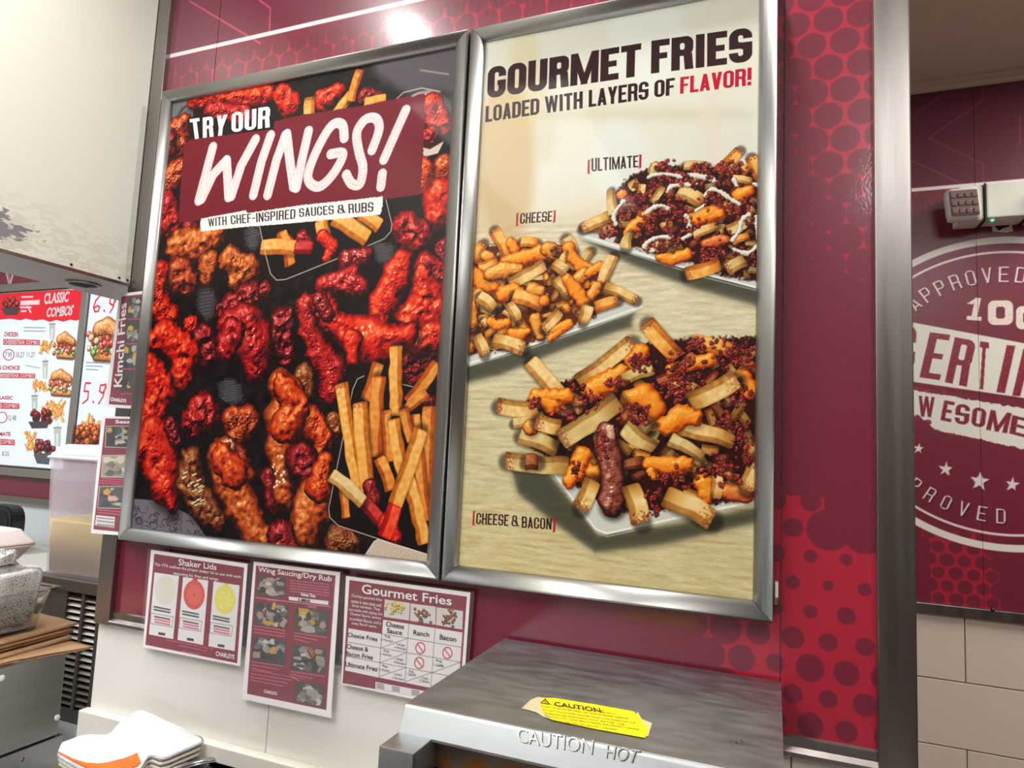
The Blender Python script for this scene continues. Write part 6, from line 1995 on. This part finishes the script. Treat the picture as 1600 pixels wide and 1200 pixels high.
# ================================================================== PASS-THROUGH: CABINET, KRAFT BAGS, TUB, FOAM BOXES, DISPENSER
CX = -0.25
cab = thing('steel_cabinet', 'low stainless steel cabinet with kraft bags on top', 'cabinet', (-0.5, -0.4, 0.0))
m_cab = noise_on(mat('cabinet_steel', (178, 177, 172), 0.34, 1.0), 60, (1, 0.04, 1), 0.05, 0.04)
bx('upper_body', m_cab, cab, -0.72, CX, -1.2, 0.104, 0.8875, 1.0665, 0.0012)
bx('seam', M['dark'], cab, -0.718, CX - 0.004, -1.198, 0.100, 0.8830, 0.8875)
bx('lower_body', m_cab, cab, -0.72, CX + 0.002, -1.2, 0.116, 0.0, 0.8828, 0.0012)
for yb, zb in ((0.098, 0.925), (-0.0325, 1.048)):
    bm = bmesh.new(); bmesh.ops.create_uvsphere(bm, u_segments=16, v_segments=10, radius=0.0065, matrix=Matrix.Translation((CX + 0.001, yb, zb)) @ Matrix.Diagonal((0.6, 1, 1, 1)))
    link('plastic_plug', bm, M['white_plastic'], cab, True)
bm = bmesh.new(); lathe(bm, (0, 0), [(0.0, 0.0015), (0.003, 0.0012), (0.0045, 0.0)], 16); bmesh.ops.transform(bm, matrix=Matrix.Translation((CX + .002, 0.030, 0.862)) @ Matrix.Rotation(math.pi / 2, 4, 'Y'), verts=bm.verts)
link('screw', bm, M['steel'], cab, True)


def bag(label, pts, z, th, sag=0.004, m_=None):
    """flat folded paper bag lying on the stack; pts = outline in world x, y"""
    P = np.array([[[*pts[0]], [*pts[1]]], [[*pts[3]], [*pts[2]]]], float)
    t = thing('paper_bag', label, 'paper bag', (*P.mean((0, 1)), z), 'flat kraft paper bags')
    for ly in range(2):
        rows = []
        for i in range(13):
            row = []
            for j in range(13):
                u_, v_ = j / 12, i / 12
                p_ = (P[0, 0] * (1 - u_) + P[0, 1] * u_) * (1 - v_) + (P[1, 0] * (1 - u_) + P[1, 1] * u_) * v_
                row.append((p_[0], p_[1], z + th * (0.15 + 0.5 * ly) + (sag * (math.sin(u_ * 3.1) * 0.5 + 0.5 * math.sin(v_ * 4 + z * 900)) * ly) + 0.0006 * math.sin(u_ * 23 + v_ * 9)))
            rows.append(row)
        bm = bmesh.new(); grid(bm, rows)
        o = link('paper_layer', bm, m_ or M['kraft'], t, True)
        md = o.modifiers.new('s', 'SOLIDIFY'); md.thickness = th * 0.38
    return t


def zp(z, x, y): p_ = onZ(z, x, y); return (float(p_[0]), float(p_[1]))


m_k2 = noise_on(mat('kraft_paper_dark', (150, 104, 70), 0.7), 120, (1, 0.2, 1), 0.07, 0.15)
bag('lowest kraft paper bag, widest of the pile on the steel cabinet', [zp(1.069, -150, 1090), zp(1.069, 0, 1038), zp(1.069, 146, 1011), zp(1.069, 20, 985)], 1.0675, 0.006, 0.003)
bag('kraft paper bag second from the bottom of the pile', [(-0.66, -0.42), (-0.262, -0.42), (-0.300, 0.150), (-0.64, 0.17)], 1.0775, 0.007, 0.004)
bag('darker brown kraft paper bag in the middle of the pile', [(-0.66, -0.40), (-0.275, -0.42), (-0.315, 0.165), (-0.64, 0.18)], 1.0880, 0.007, 0.004, m_k2)
bag('topmost kraft paper bag, right under the clear tub', [(-0.66, -0.40), (-0.280, -0.40), (-0.330, 0.185), (-0.64, 0.20)], 1.0985, 0.007, 0.003)

# clear tub: tapered square container with a flared rim
TZ0, TZ1 = 1.108, 1.196
tubt = thing('clear_tub', 'clear plastic tub stuffed with newsprint food liners', 'tub', (-0.45, 0.0, TZ0))
m_clear = mat('clear_plastic', (236, 236, 232), 0.08, **{'Transmission Weight': 1.0, 'IOR': 1.25})


def sq(bm, x0, x1, y0, y1, z, r, n=5):
    pts = []
    for cx_, cy_, a0 in ((x1 - r, y1 - r, 0), (x0 + r, y1 - r, 90), (x0 + r, y0 + r, 180), (x1 - r, y0 + r, 270)):
        for k in range(n + 1):
            a = math.radians(a0 + 90 * k / n)
            pts.append(bm.verts.new((cx_ + r * math.cos(a), cy_ + r * math.sin(a), z)))
    return pts


def loft(bm, loops, cap0=True, cap1=False):
    for a, b_ in zip(loops, loops[1:]):
        n_ = len(a)
        for i in range(n_): bm.faces.new((a[i], a[(i + 1) % n_], b_[(i + 1) % n_], b_[i]))
    if cap0: bm.faces.new(loops[0][::-1])
    if cap1: bm.faces.new(loops[-1])


tx0, tx1, ty0, ty1 = -0.60, -0.330, -0.160, 0.118
bm = bmesh.new()
L = []
for z_, e in ((TZ0, -.014), (TZ0 + .03, -.010), (TZ1 - .004, 0.002), (TZ1, 0.016), (TZ1 + .0025, 0.017), (TZ1 + .002, 0.0), (TZ1 - .004, -.0005), (TZ0 + .03, -.0125), (TZ0 + .003, -.016)):
    L.append(sq(bm, tx0 - e, tx1 + e, ty0 - e, ty1 + e, z_, 0.022))
loft(bm, L, True, True)
bmesh.ops.recalc_face_normals(bm, faces=bm.faces)
link('tub_shell', bm, m_clear, tubt, True)

# newsprint material: rows of tiny black print over off-white paper
m_np = mat('newsprint', (206, 202, 196), 0.8)
nt = m_np.node_tree; b = nt.nodes['Principled BSDF']
tc = nt.nodes.new('ShaderNodeTexCoord')
mp = nt.nodes.new('ShaderNodeMapping'); mp.inputs['Scale'].default_value = (240, 240, 520); mp.inputs['Rotation'].default_value = (0.3, 0.2, 0.5)
nz1 = nt.nodes.new('ShaderNodeTexNoise'); nz1.inputs['Scale'].default_value = 1.1; nz1.inputs['Detail'].default_value = 3
nz2 = nt.nodes.new('ShaderNodeTexNoise'); nz2.inputs['Scale'].default_value = 26; nz2.inputs['Detail'].default_value = 2
nt.links.new(tc.outputs['Object'], mp.inputs['Vector']); nt.links.new(mp.outputs[0], nz1.inputs['Vector']); nt.links.new(tc.outputs['Object'], nz2.inputs['Vector'])
ad = nt.nodes.new('ShaderNodeMath'); ad.operation = 'MULTIPLY_ADD'; ad.inputs[1].default_value = 0.35
nt.links.new(nz2.outputs['Fac'], ad.inputs[0]); nt.links.new(nz1.outputs['Fac'], ad.inputs[2])
rp_ = nt.nodes.new('ShaderNodeValToRGB'); rp_.color_ramp.elements[0].position = 0.54; rp_.color_ramp.elements[1].position = 0.64
rp_.color_ramp.elements[0].color = (*[lin(v_) for v_ in (96, 96, 98)], 1); rp_.color_ramp.elements[1].color = (*[lin(v_) for v_ in (236, 232, 226)], 1)
nt.links.new(ad.outputs[0], rp_.inputs['Fac']); nt.links.new(rp_.outputs['Color'], b.inputs['Base Color'])


def liner(label, x0, x1, y0, y1, z0, zt, peaks, seed):
    rnd = random.Random(seed)
    t = thing('paper_liner', label, 'paper liner', ((x0 + x1) / 2, (y0 + y1) / 2, z0), 'newsprint liners in the tub')
    bm = bmesh.new()
    loops = []
    n = 12
    for lv in range(7):
        v_ = lv / 6
        e = -0.010 + 0.012 * v_
        lp = sq(bm, x0 - e, x1 + e, y0 - e, y1 + e, z0 + (zt - z0) * v_, 0.02, n)
        for k, vt in enumerate(lp):
            w_ = v_ ** 1.5
            vt.co.x += w_ * 0.003 * math.sin(k * 1.7 + seed); vt.co.y += w_ * 0.003 * math.cos(k * 2.1 + seed)
            if v_ > 0.7:
                for (px_, py_p, ph, pw) in peaks:
                    vt.co.z += (v_ - 0.7) / 0.3 * ph * math.exp(-((vt.co.x - px_) ** 2 + (vt.co.y - py_p) ** 2) / pw ** 2)
        loops.append(lp)
    top = loops[-1]
    cx_, cy_ = (x0 + x1) / 2, (y0 + y1) / 2
    for s_ in (0.8, 0.6, 0.4, 0.2):
        nl = []
        for k, vt in enumerate(top):
            zc = zt + (vt.co.z - zt) * (s_ ** 1.4) + 0.009 * math.sin(k * 0.9 + s_ * 9 + seed) + (0.012 if s_ < 0.7 else 0) + rnd.uniform(-.002, .002)
            nl.append(bm.verts.new((cx_ + (vt.co.x - cx_) * s_, cy_ + (vt.co.y - cy_) * s_, zc)))
        loops.append(nl)
    loft(bm, loops, True, True)
    bmesh.ops.recalc_face_normals(bm, faces=bm.faces)
    o = link('crumpled_paper', bm, m_np, t, True)
    md = o.modifiers.new('sub', 'SUBSURF'); md.levels = 1; md.render_levels = 1
    return t


liner('thick pad of newsprint liners, filling the clear tub to its brim', tx0 + .016, tx1 - .014, ty0 + .016, ty1 - .014, TZ0 + .004, 1.232,
      [(-0.33, 0.10, 0.018, 0.04), (-0.36, 0.03, 0.012, 0.05)], 3)
liner('crumpled newsprint liner peaking highest above the tub', -0.50, -0.372, -0.060, 0.060, 1.254, 1.262, [(-0.385, 0.045, 0.030, 0.035), (-0.48, 0.05, 0.012, 0.04)], 8)

# foam clamshells behind the tub
def clamshell(label, x0, x1, y0, y1, z, dz=0.0):
    t = thing('foam_box', label, 'takeout box', ((x0 + x1) / 2, (y0 + y1) / 2, z), 'foam takeout boxes')
    bm = bmesh.new()
    loft(bm, [sq(bm, x0 + .02, x1 - .02, y0 + .02, y1 - .02, z, .03), sq(bm, x0, x1, y0, y1, z + .035, .03), sq(bm, x0 - .006, x1 + .006, y0 - .006, y1 + .006, z + .038, .03), sq(bm, x0 - .006, x1 + .006, y0 - .006, y1 + .006, z + .042, .03)], True, True)
    link('box_base', bm, M['foam'], t, True)
    bm = bmesh.new()
    loft(bm, [sq(bm, x0 - .006, x1 + .006, y0 - .006, y1 + .006, z + .0435, .03), sq(bm, x0 - .006, x1 + .006, y0 - .006, y1 + .006, z + .048, .03), sq(bm, x0, x1, y0, y1, z + .052, .03), sq(bm, x0 + .02, x1 - .02, y0 + .02, y1 - .02, z + .083, .03), sq(bm, x0 + .03, x1 - .03, y0 + .03, y1 - .03, z + .086, .02)], True, True)
    bmesh.ops.recalc_face_normals(bm, faces=bm.faces)
    link('box_lid', bm, M['foam'], t, True)


SHX = thing('side_shelf', 'steel shelf behind the cabinet carrying the foam boxes', 'shelf', (-0.95, 0.30, 0.0))
bx('shelf_top', m_cab, SHX, -1.30, -0.74, 0.02, 0.50, 1.085, 1.105, 0.002)
for x_, y_ in ((-1.28, 0.05), (-1.28, 0.47), (-0.76, 0.05), (-0.76, 0.47)): bx('leg', M['steel'], SHX, x_ - .012, x_ + .012, y_ - .012, y_ + .012, 0.0, 1.085)
fx = onZ(1.222, 50, 848)
clamshell('pale pink foam takeout box, lower one behind the newsprint tub', -1.00, -0.745, 0.08, 0.34, 1.1055)
clamshell('pale pink foam takeout box stacked on top of the other', -1.01, -0.735, 0.08, 0.34, 1.1930)
# black rounded shell on the front counter
fcnt = thing('front_counter', 'pale front counter below the menu boards', 'counter', (-2.8, 1.25, 0.0))
bx('counter_top', M['offwhite'], fcnt, -3.8, -1.3, 1.00, 1.498, 0.90, 0.94, 0.004); bx('base', M['offwhite'], fcnt, -3.7, -1.4, 1.05, 1.498, 0.0, 0.90)
pb = onY(1.25, 10, 812)
bk = thing('black_speaker', 'black round-topped plastic case on the front counter', 'speaker', (float(pb[0]) - .03, 1.25, 0.94))
bm = bmesh.new()
w2 = 0.115; zc_ = float(onY(1.25, 10, 789)[2]) - 0.08
pts = [(float(pb[0]) - .03 - w2, 1.22, 0.94)] + [(float(pb[0]) - .03 - w2 + 0.06 + -0.06 * math.cos(a) if a < 1.571 else float(pb[0]) - .03 + w2 - 0.06 + 0.06 * -math.cos(a), 1.22, zc_ + 0.08 * math.sin(a)) for a in np.linspace(0, math.pi, 16)] + [(float(pb[0]) - .03 + w2, 1.22, 0.94)]
prism(bm, pts, (0, 0.07, 0))
bmesh.ops.bevel(bm, geom=bm.edges[:], offset=0.006, segments=2, affect='EDGES')
link('case', bm, M['black'], bk)
bm = bmesh.new(); prism(bm, [(p_[0] * 0.8 + (float(pb[0]) - .03) * 0.2, 1.2175, 0.95 + (p_[2] - 0.94) * 0.86) for p_ in pts], (0, 0.003, 0))
link('front_grille', bm, M['dark'], bk)

# juice dispenser
JY = 0.30
dx0, dx1 = -0.664, -0.413
jd = thing('juice_dispenser', 'clear drink dispenser half full of pale yellow juice', 'drink dispenser', ((dx0 + dx1) / 2, JY + .12, 0.80))
JZ0, JZ1 = 1.166, 1.483
m_frost = mat('frosted_tank', (240, 228, 240), 0.22, Alpha=0.30)
m_juice = noise_on(mat('juice', (240, 218, 110), 0.35), 5, amount=0.03)
bm = bmesh.new()
L = [sq(bm, dx0 - e, dx1 + e, JY - e, JY + .26 + e, z_, .014) for z_, e in ((JZ0, -.014), (JZ0 + .004, -.012), (JZ1 - .02, 0), (JZ1, .002), (JZ1, -.004), (JZ1 - .02, -.004), (JZ0 + .008, -.016))]
loft(bm, L, True, True); bmesh.ops.recalc_face_normals(bm, faces=bm.faces)
link('tank', bm, m_frost, jd, True)
jl = float(onY(JY, 80, 811)[2])
bm = bmesh.new()
loft(bm, [sq(bm, dx0 - e, dx1 + e, JY - e, JY + .26 + e, z_, .012) for z_, e in ((JZ0 + .0085, -.0168), (jl, -.0100), (jl + .001, -.0105))], True, True)
link('juice', bm, m_juice, jd, True)
bm = bmesh.new()
loft(bm, [sq(bm, dx0 - e, dx1 + e, JY - e, JY + .26 + e, z_, .014) for z_, e in ((JZ1 + .0005, .006), (JZ1 + .006, .008), (JZ1 + .009, .006), (JZ1 + .011, .001), (JZ1 + .015, .002), (JZ1 + .019, -.002), (JZ1 + .040, -.020), (JZ1 + .043, -.024))], True, True)
bmesh.ops.recalc_face_normals(bm, faces=bm.faces)
link('lid', bm, mat('frosted_lid', (234, 234, 240), 0.25, Alpha=0.75), jd, True)
m_lv = noise_on(mat('louvre_steel', (136, 130, 122), 0.48, 1.0), 60, (0.05, 1, 1), 0.06)
bx('cabinet_body', m_lv, jd, dx0 - .01, dx1 + .006, JY + .020, JY + .30, 0.835, 1.132)
bx('top_tray', m_lv, jd, dx0 - .012, dx1 + .012, JY - .004, JY + .30, 1.133, 1.1655, 0.003)
bx('base', noise_on(mat('grey_base', (96, 96, 98), 0.5), 30), jd, dx0 - .004, dx1 + .02, JY + .004, JY + .29, 0.80, 0.834)
for x0, x1 in ((dx0 - .010, -0.5365), (-0.4800, -0.4690), (dx1 - .006, dx1 + .006)):
    bx('louvre_rail', m_lv, jd, x0, x1, JY + .002, JY + .020, 0.835, 1.132, 0.001)
nrow = 17
for r_ in range(nrow):
    z_ = 1.122 - r_ * 0.0168
    for x0, x1 in ((-0.5365, -0.4800), (-0.4690, dx1 - .006)):
        bm = bmesh.new()
        prism(bm, [(x0, JY + .004, z_ - .0095), (x0, JY + .0055, z_ - .0110), (x0, JY + .0185, z_ + .001), (x0, JY + .0165, z_ + .002)], (x1 - x0, 0, 0))
        link('louvre_slat', bm, m_lv, jd)

# ================================================================== CEILING LIGHTS (the sources behind the lamps above)
for x_, y_ in ((0.35, -1.45), (1.9, -1.6)):
    t = thing('ceiling_light', 'square-edged ceiling panel light above the ' + ('counter' if x_ < 1 else 'aisle on the right'), 'ceiling light', (x_, y_, CEIL - .02))
    bm = bmesh.new(); box(bm, x_ - .31, x_ + .31, y_ - .61, y_ - .585, CEIL - .02, CEIL); box(bm, x_ - .31, x_ + .31, y_ + .585, y_ + .61, CEIL - .02, CEIL)
    box(bm, x_ - .31, x_ - .285, y_ - .585, y_ + .585, CEIL - .02, CEIL); box(bm, x_ + .285, x_ + .31, y_ - .585, y_ + .585, CEIL - .02, CEIL)
    link('light_frame', bm, M['white_plastic'], t)
    bx('diffuser', M['glow2'], t, x_ - .284, x_ + .284, y_ - .584, y_ + .584, CEIL - .012, CEIL - .004)
for x_, y_, r_ in ((0.27, -0.48, .042), (1.15, -0.055, .028)):
    t = thing('downlight', 'round recessed ceiling downlight close to the wall, above the ' + ('wings' if x_ < 1 else 'fries') + ' poster', 'ceiling light', (x_, y_, CEIL - .012))
    bm = bmesh.new(); ring(bm, (x_, y_), r_, r_ + .014, CEIL - .006, CEIL, 40); link('trim_ring', bm, M['white_plastic'], t, True)
    bm = bmesh.new(); lathe(bm, (x_, y_), [(0, CEIL - .004), (r_ - .001, CEIL - .004), (r_ - .001, CEIL - .001), (0, CEIL - .001)], 32); link('lamp_disc', bm, M['glow'], t)
